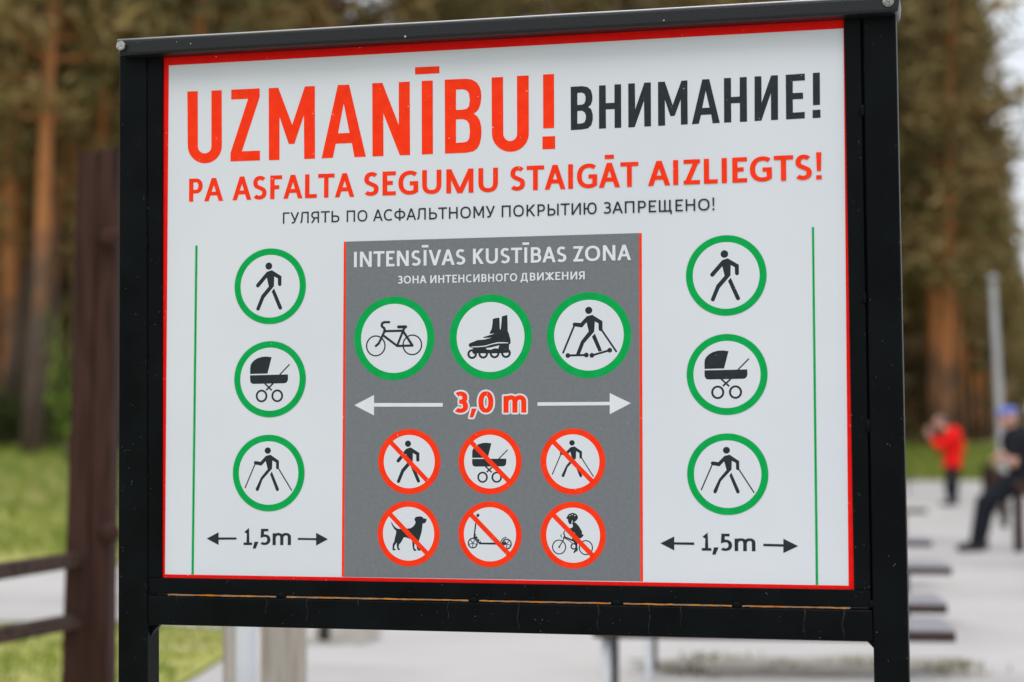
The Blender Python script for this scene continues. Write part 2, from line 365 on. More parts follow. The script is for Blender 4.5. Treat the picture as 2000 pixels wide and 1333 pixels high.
# ---- headline, letters drawn one by one
def Zm(ox, oy, k): return lambda pts: [(ox+x/k, oy+y/k) for x, y in pts]
z1, z2, z3 = Zm(200, 50, 3.3325), Zm(650, 50, 3.3325), Zm(1100, 0, 2.857)
HEAD = [
 (z1, [(553,430),(621,429),(622,788)]+ell(666,788,44,45,180,0,20)[1:-1]+[(710,786),(710,425),(777,422),(778,783)]+ell(667,783,111,115,0,180,28)[1:-1]+[(556,786)]),
 (z1, [(839,419),(1024,410),(1024,466),(908,820),(1026,815),(1026,879),(834,886),(834,831),(949,478),(839,483)]),
 (z1, [(1083,409),(1145,406),(1236,648),(1318,398),(1383,395),(1384,868),(1314,870),(1312,583),(1250,771),(1213,772),(1153,594),(1153,876),(1084,878)]),
 (z1, [(1533,389),(1606,386),(1715,855),(1641,858),(1624,766),(1519,770),(1500,862),(1427,866)], [(1571,508),(1609,700),(1534,703)]),
 (z2, [(257,377),(323,374),(430,650),(430,370),(501,366),(503,844),(437,846),(329,572),(330,851),(259,853)]),
 (z2, [(579,362),(651,359),(652,837),(580,841)]), (z2, [(536,273),(694,266),(694,312),(536,320)]),
 (z2, [(729,354),(868,348),(905,353),(935,370),(955,398),(965,430),(967,470),(962,510),(951,542),(936,562),(917,575),(940,591),(956,618),(966,655),(968,690),(966,730),(957,770),(942,800),(915,820),(868,829),(731,835)],
      [(802,418),(845,416),(870,422),(886,440),(892,485),(887,525),(873,543),(845,549),(802,551)], [(802,612),(845,610),(872,618),(888,640),(893,690),(888,737),(873,757),(845,763),(802,765)]),
 (z2, [(1034,340),(1108,336),(1110,705)]+ell(1155,705,45,48,180,0,20)[1:-1]+[(1200,700),(1199,330),(1275,326),(1276,700)]+ell(1156,702,120,121,0,180,28)[1:-1]+[(1036,705)]),
 (z2, [(1369,320),(1440,317),(1441,668),(1370,671)]), (z2, [(1365,724),(1447,721),(1448,804),(1365,807)])]
a = Art(L1+.0001)
for zz, *lp in HEAD: a.px([zz(l) for l in lp], 'red')
a.obj('headline', panel, 'tall red UZMANĪBU! headline')
SUB = [[[(42,486),(105,482),(135,487),(155,505),(163,535),(163,560),(155,585),(140,598),(157,612),(165,640),(165,670),(157,700),(138,718),(105,724),(43,728)],
        [(79,520),(104,518),(118,524),(125,540),(124,565),(117,580),(103,586),(79,587)], [(79,621),(104,619),(119,627),(127,645),(126,668),(118,685),(103,690),(79,692)]],
       [[(200,479),(237,477),(238,577),(286,575),(286,473),(323,471),(324,714),(287,716),(287,610),(238,612),(239,718),(200,720)]],
       [[(363,468),(400,466),(402,612),(453,463),(489,461),(490,706),(453,708),(451,563),(399,711),(364,713)]],
       [[(529,459),(567,457),(611,588),(660,452),(693,450),(695,695),(657,698),(656,556),(622,648),(598,649),(567,556),(569,702),(530,704)]],
       [[(776,445),(815,443),(874,687),(834,690),(826,640),(769,643),(757,692),(718,695)], [(795,507),(817,602),(776,604)]],
       [[(897,438),(936,436),(937,543),(985,540),(985,433),(1024,431),(1026,680),(986,682),(986,576),(937,578),(938,684),(898,686)]],
       [[(1068,428),(1106,427),(1107,576),(1160,423),(1198,421),(1199,670),(1160,672),(1159,520),(1106,675),(1068,677)]],
       [[(1242,419),(1348,412),(1349,450),(1281,454),(1281,521),(1338,518),(1339,553),(1281,556),(1282,630),(1348,626),(1348,662),(1244,668)]],
       [[(1393,409),(1432,406),(1433,586),(1394,589)]], [[(1392,616),(1435,613),(1436,658),(1392,661)]]]
a = Art(L1+.0001)
for lp in SUB: a.px([z3(l) for l in lp], 'ink')
a.obj('headline', panel, 'dark ВНИМАНИЕ! headline')

# ---- stroke letters for the smaller lines: (width, strokes); a stroke is (kind, points), D = diagonal cut flat at top and foot
def bz(p0, *cs, n=9):
    out = [p0]
    for c1, c2, p in cs:
        q = out[-1]
        for k in range(1, n+1):
            t = k/n; u = 1-t
            out.append(tuple(u**3*q[i]+3*u*u*t*c1[i]+3*u*t*t*c2[i]+t**3*p[i] for i in (0, 1)))
    return out
def oval(cx, cy, rx, ry, n=30):
    o = []
    for k in range(n):
        c, s = math.cos(2*math.pi*k/n), math.sin(2*math.pi*k/n)
        o.append((cx+rx*math.copysign(abs(c)**.88, c), cy+ry*math.copysign(abs(s)**.88, s)))
    return o
def bowl(x, y0, y1, xr=1.0): m = (y0+y1)/2; return [(x, y1)]+bz((.5*xr, y1), ((.85*xr, y1), (xr, y1-(y1-m)*.45), (xr, m)), ((xr, y0+(m-y0)*.45), (.85*xr, y0), (.5*xr, y0)))+[(x, y0)]
_S = bz((.95, .91), ((.8, .98), (.65, 1), (.52, 1)), ((.2, 1), (.03, .88), (.03, .74)), ((.03, .55), (.35, .54), (.52, .49)), ((.75, .42), (1, .42), (1, .24)), ((1, .08), (.78, 0), (.45, 0)), ((.28, 0), (.12, .03), (0, .09)))
_C = bz((1, .9), ((.85, .98), (.75, 1), (.62, 1)), ((.2, 1), (0, .78), (0, .5)), ((0, .2), (.2, 0), (.6, 0)), ((.74, 0), (.88, .03), (1, .08)))
_3 = [('P', bz((.05, .93), ((.2, .99), (.32, 1), (.45, 1)), ((.75, 1), (.93, .92), (.93, .77)), ((.93, .6), (.75, .53), (.52, .53)))+[(.3, .53)]), ('P', bz((.52, .53), ((.8, .53), (1, .43), (1, .26)), ((1, .08), (.75, 0), (.42, 0)), ((.25, 0), (.1, .03), (0, .08))))]
_A = [('D', [(0, 0), (.5, 1)]), ('D', [(1, 0), (.5, 1)]), ('P', [(.2, .29), (.8, .29)])]
V0, V1 = ('V', [(0, 0), (0, 1)]), ('V', [(1, 0), (1, 1)])
MAC = ('B', [(.12, 1.245), (.88, 1.245)])
def leftleg(x): return bz((x, 1), ((x, .75), (x-.01, .55), (x-.03, .35)), ((x-.06, .1), (x-.12, 0), (x-.24, .0)))
G_ = {
 'A': (0.86, _A), 'А': (0.88, _A), 'Ā': (0.86, _A+[('B', [(.22, 1.245), (.78, 1.245)])]),
 'P': (0.62, [V0, ('P', bowl(0, .42, 1))]), 'Р': (0.66, [V0, ('P', bowl(0, .42, 1))]),
 'S': (0.62, [('P', _S)]), 'F': (0.54, [V0, ('H', [(0, 1), (1, 1)]), ('H', [(0, .5), (.9, .5)])]),
 'L': (0.53, [V0, ('H', [(0, 0), (1, 0)])]), 'T': (0.73, [('V', [(.5, 0), (.5, 1)]), ('H', [(0, 1), (1, 1)])]), 'Т': (0.8, [('V', [(.5, 0), (.5, 1)]), ('H', [(0, 1), (1, 1)])]),
 'E': (0.56, [V0, ('H', [(0, 1), (1, 1)]), ('H', [(0, .52), (.92, .52)]), ('H', [(0, 0), (1, 0)])]),
 'G': (0.83, [('P', _C), ('V', [(1, .04), (1, .5)]), ('H', [(.6, .47), (1, .47)])]), 'C': (0.75, [('P', _C)]), 'С': (0.8, [('P', _C)]),
 'U': (0.8, [('P', [(0, 1), (0, .38)]+bz((0, .38), ((0, .1), (.2, 0), (.5, 0)), ((.8, 0), (1, .1), (1, .38)))[1:]+[(1, 1)])]),
 'M': (1.12, [V0, V1, ('D', [(0, 1), (.5, 0)]), ('D', [(1, 1), (.5, 0)])]), 'М': (0.94, [V0, V1, ('D', [(0, 1), (.5, .2)]), ('D', [(1, 1), (.5, .2)])]),
 'I': (.0, [('V', [(.5, 0), (.5, 1)])]), 'Ī': (.0, [('V', [(.5, 0), (.5, 1)]), ('X', [(-.22, 1.245), (.22, 1.245)])]),
 'Z': (0.63, [('H', [(0, 1), (1, 1)]), ('H', [(0, 0), (1, 0)]), ('D', [(0, 0), (1, 1)])]),
 'N': (0.79, [V0, V1, ('D', [(0, 1), (1, 0)])]), 'V': (0.82, [('D', [(0, 1), (.5, 0)]), ('D', [(1, 1), (.5, 0)])]),
 'K': (0.7, [V0, ('D', [(0, .40), (1, 1)]), ('D', [(.32, .56), (1, 0)])]), 'К': (0.76, [V0, ('D', [(0, .40), (1, 1)]), ('D', [(.32, .56), (1, 0)])]),
 'B': (0.68, [V0, ('P', bowl(0, .53, 1, .93)), ('P', bowl(0, 0, .53))]), 'В': (0.68, [V0, ('P', bowl(0, .53, 1, .93)), ('P', bowl(0, 0, .53))]),
 'O': (0.96, [('O', oval(.5, .5, .5, .5))]), 'О': (0.94, [('O', oval(.5, .5, .5, .5))]),
 '!': (.0, [('X', [(0, .33), (0, 1.07)]), ('X', [(0, .0), (0, .16)])]),
 'Г': (0.6, [V0, ('H', [(0, 1), (1, 1)])]), 'П': (0.8, [V0, V1, ('H', [(0, 1), (1, 1)])]), 'Н': (0.79, [V0, V1, ('H', [(0, .52), (1, .52)])]),
 'У': (0.8, [('D', [(0, 1), (.5, .3)]), ('P', [(1, 1.06), (.55, .25)]+bz((.55, .25), ((.45, .05), (.38, 0), (.2, 0)))[1:]+[(.08, .0)])]),
 'Л': (0.84, [V1, ('H', [(.26, 1), (1, 1)]), ('P', leftleg(.24))]),
 'Я': (0.72, [V1, ('P', [(1-x, y) for x, y in bowl(0, .43, 1)]), ('D', [(.5, .45), (0, 0)])]),
 'Ь': (0.72, [V0, ('P', bowl(0, 0, .55))]), 'Ы': (0.98, [V0, ('P', bowl(0, 0, .55, .66)), V1]),
 'Ф': (1.0, [('X2', [(.5, -.03), (.5, 1.04)]), ('O', oval(.5, .5, .5, .33))]),
 'И': (0.82, [V0, V1, ('D', [(0, 0), (1, 1)])]), 'Ю': (1.14, [V0, ('H', [(0, .5), (.34, .5)]), ('O', oval(.66, .5, .34, .5))]),
 'З': (0.66, _3), '3': (0.66, _3), 'Е': (0.62, [V0, ('H', [(0, 1), (1, 1)]), ('H', [(0, .52), (.92, .52)]), ('H', [(0, 0), (1, 0)])]),
 'Щ': (1.08, [V0, ('V', [(.46, 0), (.46, 1)]), ('V', [(.9, 0), (.9, 1)]), ('H', [(0, 0), (1.0, 0)]), ('X2', [(1.0, .06), (1.0, -.2)])]),
 'Д': (0.9, [('V', [(.84, 0), (.84, 1)]), ('H', [(.28, 1), (.84, 1)]), ('P', bz((.26, 1), ((.26, .6), (.22, .2), (.12, .0)))), ('H', [(0, 0), (1, 0)]), ('X2', [(0, .06), (0, -.2)]), ('X2', [(1, .06), (1, -.2)])]),
 'Ж': (1.14, [('V', [(.5, 0), (.5, 1)]), ('D', [(.5, .52), (0, 1)]), ('D', [(.5, .52), (1, 1)]), ('D', [(.5, .5), (0, 0)]), ('D', [(.5, .5), (1, 0)])]),
 '0': (0.7, [('O', oval(.5, .5, .5, .5))]),
 '1': (0.46, [('P', [(.06, .80), (.56, 1.0), (.56, 0)]), ('H', [(0, 0), (1.1, 0)])]),
 '5': (0.6, [('P', [(.92, 1), (.14, 1), (.10, .56)]+bz((.10, .56), ((.3, .6), (.42, .6), (.5, .59)), ((.8, .58), (1, .48), (1, .3)), ((1, .1), (.75, 0), (.4, 0)), ((.25, 0), (.1, .03), (0, .07)))[1:])]),
 ',': (.34, [('Q', [(.10, .20), (.33, .20), (.17, -.22), (.0, -.22)])]),
 'm': (1.05, [('V', [(0, 0), (0, .70)]), ('P', bz((0, .5), ((.08, .66), (.16, .7), (.27, .7)), ((.42, .7), (.5, .62), (.5, .46)))+[(.5, 0)]), ('P', bz((.5, .5), ((.58, .66), (.66, .7), (.77, .7)), ((.92, .7), (1, .62), (1, .46)))+[(1, 0)])]),
}
DIAG = set('AVУĀАЛЖKК')
def clip_y(poly, lo, hi):
    for s, lim in ((1, lo), (-1, -hi)):
        out = []
        for i in range(len(poly)):
            p, q = poly[i-1], poly[i]; a_, b_ = s*p[1]-lim, s*q[1]-lim
            if (a_ < 0) != (b_ < 0):
                t = a_/(a_-b_); out.append((p[0]+(q[0]-p[0])*t, p[1]+(q[1]-p[1])*t))
            if b_ >= 0: out.append(q)
        poly = out
        if not poly: return []
    return poly
def strip(pts, h, closed=False, asp=1.0):
    n = len(pts); Lf, Rt = [], []
    for i, p in enumerate(pts):
        p = Vector(p); a_ = Vector(pts[i-1]) if (i or closed) else None; b_ = Vector(pts[(i+1) % n]) if (i < n-1 or closed) else None
        d1 = (p-a_).normalized() if a_ is not None else None; d2 = (b_-p).normalized() if b_ is not None else None
        d1 = d1 or d2; d2 = d2 or d1
        n1, n2 = Vector((-d1.y, d1.x)), Vector((-d2.y, d2.x)); m = n1+n2
        m = m/max(m.dot(n1), .35) if m.length > 1e-6 else n1
        m = Vector((m.x*h, m.y*h*asp)); Lf.append(p+m); Rt.append(p-m)
    if closed: return [Lf, Rt[::-1]]
    return [Lf+Rt[::-1]]
def glyph(ch, t):
    w, st = G_[ch]; w = max(w, t) if w else t; out = []
    asp = .84 if t > .16 else .93; ty = t*asp; X = lambda u: t/2+u*(w-t); Yv = lambda v: ty/2+v*(1-ty); h = t/2
    for kind, pts in st:
        if kind == 'Q': out.append([list(pts)]); continue
        if kind == 'B': out.append([[(X(pts[0][0]), 1.245-t*.42), (X(pts[1][0]), 1.245-t*.42), (X(pts[1][0]), 1.245+t*.42), (X(pts[0][0]), 1.245+t*.42)]]); continue
        if kind == 'X' and pts[0][1] == pts[1][1]:
            c, y = w/2, pts[0][1]; out.append([[(c-.22, y-t*.42), (c+.22, y-t*.42), (c+.22, y+t*.42), (c-.22, y+t*.42)]]); continue
        if kind in ('X', 'X2', 'X3'):
            a_, b_ = [(X(p[0]), p[1]) for p in pts]
            if kind == 'X' and pts[1][1] > .5: out.append([[(a_[0]-h*.75, a_[1]), (a_[0]+h*.75, a_[1]), (b_[0]+h, b_[1]), (b_[0]-h, b_[1])]])
            else: out.append([quad_line(a_, b_, t*(1.05 if kind != 'X2' else .9))])
            continue
        P = [(X(u), Yv(v)) for u, v in pts]
        if kind == 'V':
            top = pts[1][1]; y0 = 0 if pts[0][1] < .1 else Yv(pts[0][1]); y1 = 1 if top == 1 else (Yv(top)+h*.6 if ch == 'm' else Yv(top))
            if pts[0][1] == .04: y0 = Yv(.02)
            out.append([[(P[0][0]-h, y0), (P[0][0]+h, y0), (P[0][0]+h, y1), (P[0][0]-h, y1)]])
        elif kind == 'H':
            hh = h*asp; x0, x1 = P[0][0]-(h if pts[0][0] <= 0 else 0), P[1][0]+(h if pts[1][0] >= 1 else 0)
            y = P[0][1]
            out.append([[(x0, y-hh), (x1, y-hh), (x1, y+hh), (x0, y+hh)]])
        elif kind == 'D':
            a_, b_ = Vector((X(pts[0][0]), pts[0][1])), Vector((X(pts[1][0]), pts[1][1])); d = (b_-a_).normalized()*t*1.2
            if 0 < pts[0][1] < 1: a_ = a_+d*0
            else: a_ = a_-d
            if not 0 < pts[1][1] < 1: b_ = b_+d
            q = clip_y(quad_line(a_, b_, t*.98), 0, 1)
            if ch in 'NMИМZ':
                q = [(min(max(x, 0), w), y) for x, y in q]
            if q: out.append([q])
        elif kind == 'O': out.append(strip(P, h, True, asp))
        else:
            for i, j in ((0, 1), (-1, -2)):      # upright ends run out to the cap line or the baseline
                if abs(P[i][0]-P[j][0]) < 1e-6 and pts[i][1] in (0, 1): P[i] = (P[i][0], pts[i][1])
            lp = strip(P, h, False, asp)
            if ch in 'УЛД': lp = [clip_y(lp[0], 0, 1)]
            out.append(lp)
    return w, out
ROUND_L, ROUND_R = set('CСGOОФЮ0S'), set('OОФЮ0SЗ3PРBВGЬD5')
SLANT = set('AАĀVУTТЖ')
def side(ch, left, sb):
    if ch in SLANT: return sb*.12
    if ch == 'Л' and left: return sb*.2
    if ch in 'ZLFГKКEЕZ1CС' and not left: return sb*.45
    if ch in 'ЗЯ35' and left: return sb*.5
    if ch in 'Ī': return sb*1.25
    if ch == ',': return sb*.4
    return sb*.6 if ch in (ROUND_L if left else ROUND_R) else sb
def word(art, text, a_, b_, cap, t, color, sb=.105, outline=0.0):
    """fit text between photo pixels a_ (left end of baseline) and b_ (right end), cap = cap height in photo pixels"""
    p, q = px(*a_), px(*b_); capm = (px(a_[0], a_[1]-cap)-p).length; L = (q-p).length
    x = 0; items = []; prev = None
    for ch in text:
        w, loops = glyph(ch, t)
        if prev is not None: x += side(prev, False, sb)+side(ch, True, sb)
        items.append((x, loops)); x += w; prev = ch
    sx = L/x; ux = (q-p).normalized(); todo = []
    for ox, loops in items:
        for lp in loops: todo.append([[p+ux*((ox+u)*sx)+Vector((0, 0, v*capm)) for u, v in l] for l in lp])
    if outline:                                  # pale contour printed round the strokes
        g = (px(a_[0]+outline, a_[1])-p).length
        for lp in todo:
            for l in lp:
                for k in range(len(l)):
                    a2, b2 = l[k-1], l[k]
                    if (b2-a2).length < 1e-6: continue
                    art.local([[Vector((u, 0, v)) for u, v in quad_line((a2.x, a2.z), (b2.x, b2.z), 2*g)]], 'pale'); art.w -= 1.15e-5
                    art.local([[Vector((u, 0, v)) for u, v in ell(b2.x, b2.z, g, g, n=10)]], 'pale'); art.w -= 1.15e-5
        art.w += 4e-5
    for lp in todo: art.local(lp, color)
a = Art(L1+.0001)
for tx, p, q, cap in (('PA', (369.2, 394.6), (436, 392.8), 45), ('ASFALTA', (454.2, 391.8), (692, 384.9), 46), ('SEGUMU', (711, 383.6), (972.6, 375.2), 46.5),
                      ('STAIGĀT', (996.6, 373.4), (1247, 364.8), 47.5), ('AIZLIEGTS!', (1265.9, 364), (1604.8, 350.6), 48.3)):
    word(a, tx, p, q, cap, .196, 'red')
a.obj('lettering', panel, 'red line PA ASFALTA SEGUMU STAIGĀT AIZLIEGTS!')
a = Art(L1+.0001)
for tx, p, q, cap in (('ГУЛЯТЬ', (552.6, 437.8), (663, 434.4), 22.3), ('ПО', (677.2, 434.2), (717.5, 433), 22.4), ('АСФАЛЬТНОМУ', (728.9, 432.6), (966.6, 425.2), 22.6),
                      ('ПОКРЫТИЮ', (980.1, 424.8), (1165.5, 418.7), 22.7), ('ЗАПРЕЩЕНО!', (1178.4, 418.2), (1395.2, 411.2), 22.9)):
    word(a, tx, p, q, cap, .138, 'ink', .15)
a.obj('lettering', panel, 'thin dark line ГУЛЯТЬ ПО АСФАЛЬТНОМУ ПОКРЫТИЮ ЗАПРЕЩЕНО!')
a = Art(L2)
for tx, p, q, cap in (('INTENSĪVAS', (691.5, 522.4), (909, 517.4), 30), ('KUSTĪBAS', (924, 516.4), (1106.4, 512.2), 30), ('ZONA', (1120.2, 511.6), (1232.7, 508.4), 30)):
    word(a, tx, p, q, cap, .19, 'pale')
a.obj('lettering', panel, 'pale line INTENSĪVAS KUSTĪBAS ZONA on grey')
a = Art(L2)
for tx, p, q, cap in (('ЗОНА', (776.7, 554.6), (833.1, 553.6), 15.2), ('ИНТЕНСИВНОГО', (840.6, 553.6), (1010.4, 549.8), 15.4), ('ДВИЖЕНИЯ', (1017, 549.4), (1142.4, 546), 15.6)):
    word(a, tx, p, q, cap, .19, 'pale', .12)
a.obj('lettering', panel, 'small pale line ЗОНА ИНТЕНСИВНОГО ДВИЖЕНИЯ on grey')
# 3,0 m with its pale outline: the same strokes drawn fatter underneath
z5 = Zm(680, 750, 3.509)
a = Art(L2)
word(a, '3,0', (886.8, 807), (964, 806.6), 41.8, .24, 'red', .07, 3.3)
word(a, 'm', (983.6, 806.7), (1028.3, 806.5), 45, .235, 'red', .1, 3.3)
a.obj('lettering', panel, 'red 3,0 m with a pale outline')
for pts in ([(43,147),(178,77),(178,132),(649,132),(649,157),(178,157),(178,217)], [(1298,127),(1793,124),(1793,64),(1938,133),(1793,209),(1793,147),(1298,151)]):
    a = Art(L2); a.px([z5(pts)], 'pale'); a.obj('arrow', panel, 'long pale arrow on the grey lane')
for t_, p, q, cap in (('1,5m', (475.9, 1064.9), (568.3, 1065), 31.5), ('1,5m', (1370.7, 1075.9), (1475.6, 1077.2), 33.5)):
    a = Art(L1+.0001); word(a, t_, p, q, cap, .18, 'ink', .08); a.obj('lettering', panel, 'dark 1,5m lane width')
for pts in ([(404,1052.4),(427,1040),(427,1050.2),(462,1050.2),(462,1054.2),(427,1054.6),(427,1064.8)], [(581.8,1051),(617.5,1051.6),(617.5,1041),(640.5,1053.5),(617.5,1066),(617.5,1055.4),(581.8,1054.8)],
            [(1290,1061.6),(1316.9,1048.2),(1316.9,1059.6),(1355.9,1060),(1355.9,1064.8),(1316.9,1064),(1316.9,1075.5)], [(1491,1062.4),(1530,1063.4),(1530,1052.6),(1559,1067),(1530,1080.6),(1530,1068.2),(1491,1067.2)]):
    a = Art(L1+.0001); a.px([pts], 'ink'); a.obj('arrow', panel, 'short dark lane width arrow')

# ---- pictograms, in units of their roundel radius (x right, y down)
class Pic:
    def __init__(s, cx, cy, rx, ry): s.t = lambda p: ((p[0]-cx)/rx, (p[1]-cy)/ry); s.shapes = []
    def poly(s, *loops): s.shapes.append([[s.t(p) for p in l] for l in loops]); return s
    def disc(s, x, y, r, ry=None): return s.poly(ell(x, y, r, ry or r, n=28))
    def ring(s, x, y, rx, ry, th): return s.poly(ell(x, y, rx, ry, n=44), ell(x, y, rx-th, ry-th, n=44))
    def line(s, pts, wd, caps=True):
        for p, q in zip(pts, pts[1:]): s.poly(quad_line(p, q, wd))
        if caps:
            for p in pts: s.disc(p[0], p[1], wd/2)
        return s
WALK = Pic(721, 655, 524, 524).disc(701, 376, 50).poly([(672,455),(745,433),(888,520),(888,634)]+ell(863,632,25,25,0,180,10)+[(836,632),(835,551),(782,522),(779,657),(637,818),(571,972)]+ell(546,965,26,26,20,195,10)+[(521,958),(596,778),(702,660),(672,536),(562,660)]+ell(541,643,27,27,40,220,10)+[(519,625),(640,490)])
WALK.poly([(781,686),(897,945)]+ell(874,957,26,26,-25,155,10)+[(849,968),(745,729)])
NORD = Pic(498, 449, 334, 355).disc(490, 241, 29, 30).poly([(473,290),(515,279),(595,335),(595,402),(588,414),(576,413),(568,405),(567,352),(534,333),(531,410),(443,510),(409,606)]+ell(394,602,14,15,20,200,8)+[(380,595),(428,490),(490,413),(471,338),(432,381),(372,371),(362,363),(361,349),(368,339),(380,338),(422,345)])
NORD.poly([(529,434),(596,596)]+ell(582,602,14,15,-25,155,8)+[(569,608),(513,462)]).line([(372, 366), (281, 586)], 11).line([(588, 402), (713, 607)], 11)
PRAM = Pic(714, 673, 467, 493).poly([(455,604),(455,530),(460,490),(478,455),(512,422),(556,397),(608,383),(665,379),(736,388),(683,601)]).poly([(455,620),(950,614),(951,670),(945,700),(928,722),(900,729),(500,733),(475,726),(460,707),(455,680)])
PRAM.line([(845, 615), (966, 488)], 16).line([(648, 728), (740, 818)], 21, False).line([(759, 728), (667, 815)], 21, False).ring(607, 890, 76, 82, 25).ring(812, 889, 76, 82, 25)
BIKE = Pic(599, 675, 522, 546).ring(361, 770, 129, 138, 18).ring(836, 764, 129, 136, 18)
BIKE.line([(533, 463), (468, 463), (446, 475), (437, 498), (444, 520), (470, 540), (480, 575)], 32).line([(470, 580), (718, 578)], 30).line([(478, 575), (435, 665), (400, 738), (362, 771)], 29).line([(455, 632), (642, 775), (838, 772)], 29).line([(640, 772), (718, 575), (738, 535)], 27).line([(718, 585), (836, 768)], 30).line([(658, 527), (750, 527)], 38)
SKATE = Pic(586, 657, 537, 555).poly([(615,425),(640,415),(695,407),(704,413),(708,550),(718,570),(726,500),(735,391),(806,373),(812,585),(828,625),(848,705),(846,750),(830,757),(815,733),(740,727),(675,728),(600,745),(520,768),(430,775),(350,778),(318,787),(303,770),(303,750),(320,733),(420,695),(500,690),(605,667),(496,669),(493,657),(640,614),(575,616),(575,605),(603,550),(614,470)])
SKATE.poly([(318,790),(430,787),(520,782),(600,757),(680,742),(830,742),(826,815),(822,866),(700,872),(560,872),(420,868),(372,880),(345,850),(360,805)], [(525,803),(600,792),(700,768),(688,810),(640,805),(600,822),(545,822)])
for x, y in ((348, 877), (492, 874), (640, 872), (788, 870)): SKATE.ring(x, y, 63, 64, 28)
SKI = Pic(601, 634, 549, 560).disc(601, 311, 47).poly([(575,387),(648,370),(779,455),(780,565),(765,585),(745,583),(732,572),(728,555),(727,483),(680,458),(672,590),(540,740),(485,882),(433,882),(500,710),(600,585),(572,465),(515,533),(415,518),(396,508),(389,490),(397,474),(412,466),(495,474)])
SKI.poly([(680,613),(772,840),(728,852),(641,655)]).line([(410, 512), (266, 857)], 25).line([(768, 570), (955, 850)], 24).line([(328, 895), (568, 892)], 28).line([(640, 898), (872, 834)], 26).disc(328, 896, 31).disc(568, 892, 31).disc(640, 897, 31).disc(872, 834, 31)
DOG = Pic(592, 634, 527, 554).poly([(288,435),(310,450),(330,480),(350,508),(385,538),(420,552),(470,553),(560,547),(625,540),(665,515),(695,480),(710,445),(707,418),(690,395),(705,355),(740,340),(795,336),(825,345),(850,372),(900,378),(896,405),(888,430),(868,452),(832,460),(827,510),(818,580),(805,640),(785,700),(768,755),(752,800),(742,850),(775,885),(800,905),(795,918),(758,920),(738,890),(722,810),(697,790),(692,850),(697,885),(728,905),(728,922),(690,926),(672,905),(660,840),(657,770),(640,735),(600,715),(540,695),(508,700),(490,740),(465,785),(432,820),(426,870),(450,900),(445,912),(410,912),(401,885),(390,820),(398,785),(370,815),(350,860),(350,885),(375,905),(370,920),(322,918),(320,870),(325,815),(350,770),(362,700),(378,640),(383,590),(345,550),(322,510)])
SCOO = Pic(497, 478, 397, 416).disc(347, 238, 20).line([(338, 255), (312, 390)], 10).line([(318, 350), (298, 520)], 17).poly([(300,460),(322,482),(352,535),(388,578),(372,606),(352,590),(332,545),(290,525)], ell(322, 500, 8, 9, n=10), ell(345, 532, 8, 9, n=10), ell(366, 566, 8, 9, n=10)).poly([(360,585),(640,582),(690,568),(712,600),(660,612),(600,608),(360,606)])
for cx, cy in ((282, 592), (708, 598)):
    SCOO.ring(cx, cy, 63, 68, 15)
    for k in range(5): SCOO.line([(cx, cy), (cx+52*math.cos(R(90+72*k)), cy+56*math.sin(R(90+72*k)))], 9, False)
SCOO.line([(632, 585), (640, 556), (656, 534), (678, 520), (703, 514)], 10)
KID = Pic(1544, 488, 408, 424).poly([(1458,280),(1470,250),(1490,222),(1520,207),(1555,206),(1588,220),(1606,250),(1606,275),(1592,296),(1575,314),(1545,328),(1535,322),(1520,350),(1495,345),(1482,315),(1480,284)], ell(1505, 240, 8, 5, n=8), ell(1535, 228, 10, 5, n=8), ell(1568, 238, 9, 6, n=8), [(1535,300),(1542,300),(1532,330),(1524,322)])
KID.poly([(1530,335),(1560,322),(1590,340),(1620,375),(1645,420),(1658,440),(1655,480),(1672,472),(1676,490),(1655,518),(1625,530),(1595,515),(1560,455),(1500,428),(1497,402),(1530,395),(1545,372)])
KID.poly([(1540,500),(1600,560),(1598,640),(1605,665),(1598,690),(1575,700),(1560,714),(1545,712),(1560,680),(1575,665),(1570,600),(1530,545)]).ring(1369, 640, 89, 95, 14).ring(1704, 644, 89, 95, 14).ring(1553, 630, 41, 42, 17).line([(1440, 512), (1555, 562)], 20).line([(1440, 528), (1500, 560), (1535, 592)], 9).line([(1440, 480), (1418, 560), (1370, 640)], 13).line([(1440, 435), (1424, 468), (1442, 486)], 11).line([(1396, 482), (1393, 500), (1402, 515)], 9).disc(1370, 640, 11)
def roundel(box, inner, ring, pic, label, slash=0.0, dy=0.0, sc=1.0, disc=True):
    x0, x1, y0, y1 = box; cx, cy = (x0+x1)/2, (y0+y1)/2; c = px(cx, cy)
    rx = (px(x1, cy)-px(x0, cy)).length/2; rz = (px(cx, y1)-px(cx, y0)).length/2; r = (rx+rz)/2
    L = lambda p, k=1.0: c+Vector((p[0]*r*k, 0, -p[1]*r*k))
    a = Art(L2+.00005)
    a.local([[L(p) for p in ell(0, 0, 1, 1, n=80)], [L(p) for p in ell(0, 0, inner, inner, n=80)]], ring)
    a.local([[L(p) for p in ell(0, 0, inner, inner, n=80)]], 'white')
    for sh in pic.shapes: a.local([[L((p[0], p[1]+dy), sc) for p in l] for l in sh], 'ink')
    if slash:
        d = .705; k = inner+.02
        a.local([[L(p) for p in quad_line((-d*k, -d*k), (d*k, d*k), slash)]], 'red')
    return a.obj('pictogram', panel, label)
gi = .828
roundel((458, 597.4, 485.8, 633.2), gi, 'green', WALK, 'walker in the green ring, top of the left lane')
roundel((457.2, 597.4, 667, 815.1), gi, 'green', PRAM, 'pram in the green ring, left lane')
roundel((454.5, 594.8, 849.7, 998.9), gi, 'green', NORD, 'pole walker in the green ring, left lane')
roundel((1339.6, 1496.8, 459.7, 617.1), gi, 'green', WALK, 'walker in the green ring, top of the right lane')
roundel((1340.7, 1498.8, 652.8, 810.8), gi, 'green', PRAM, 'pram in the green ring, right lane')
roundel((1341.7, 1500.5, 847, 1006.1), gi, 'green', NORD, 'pole walker in the green ring, right lane')
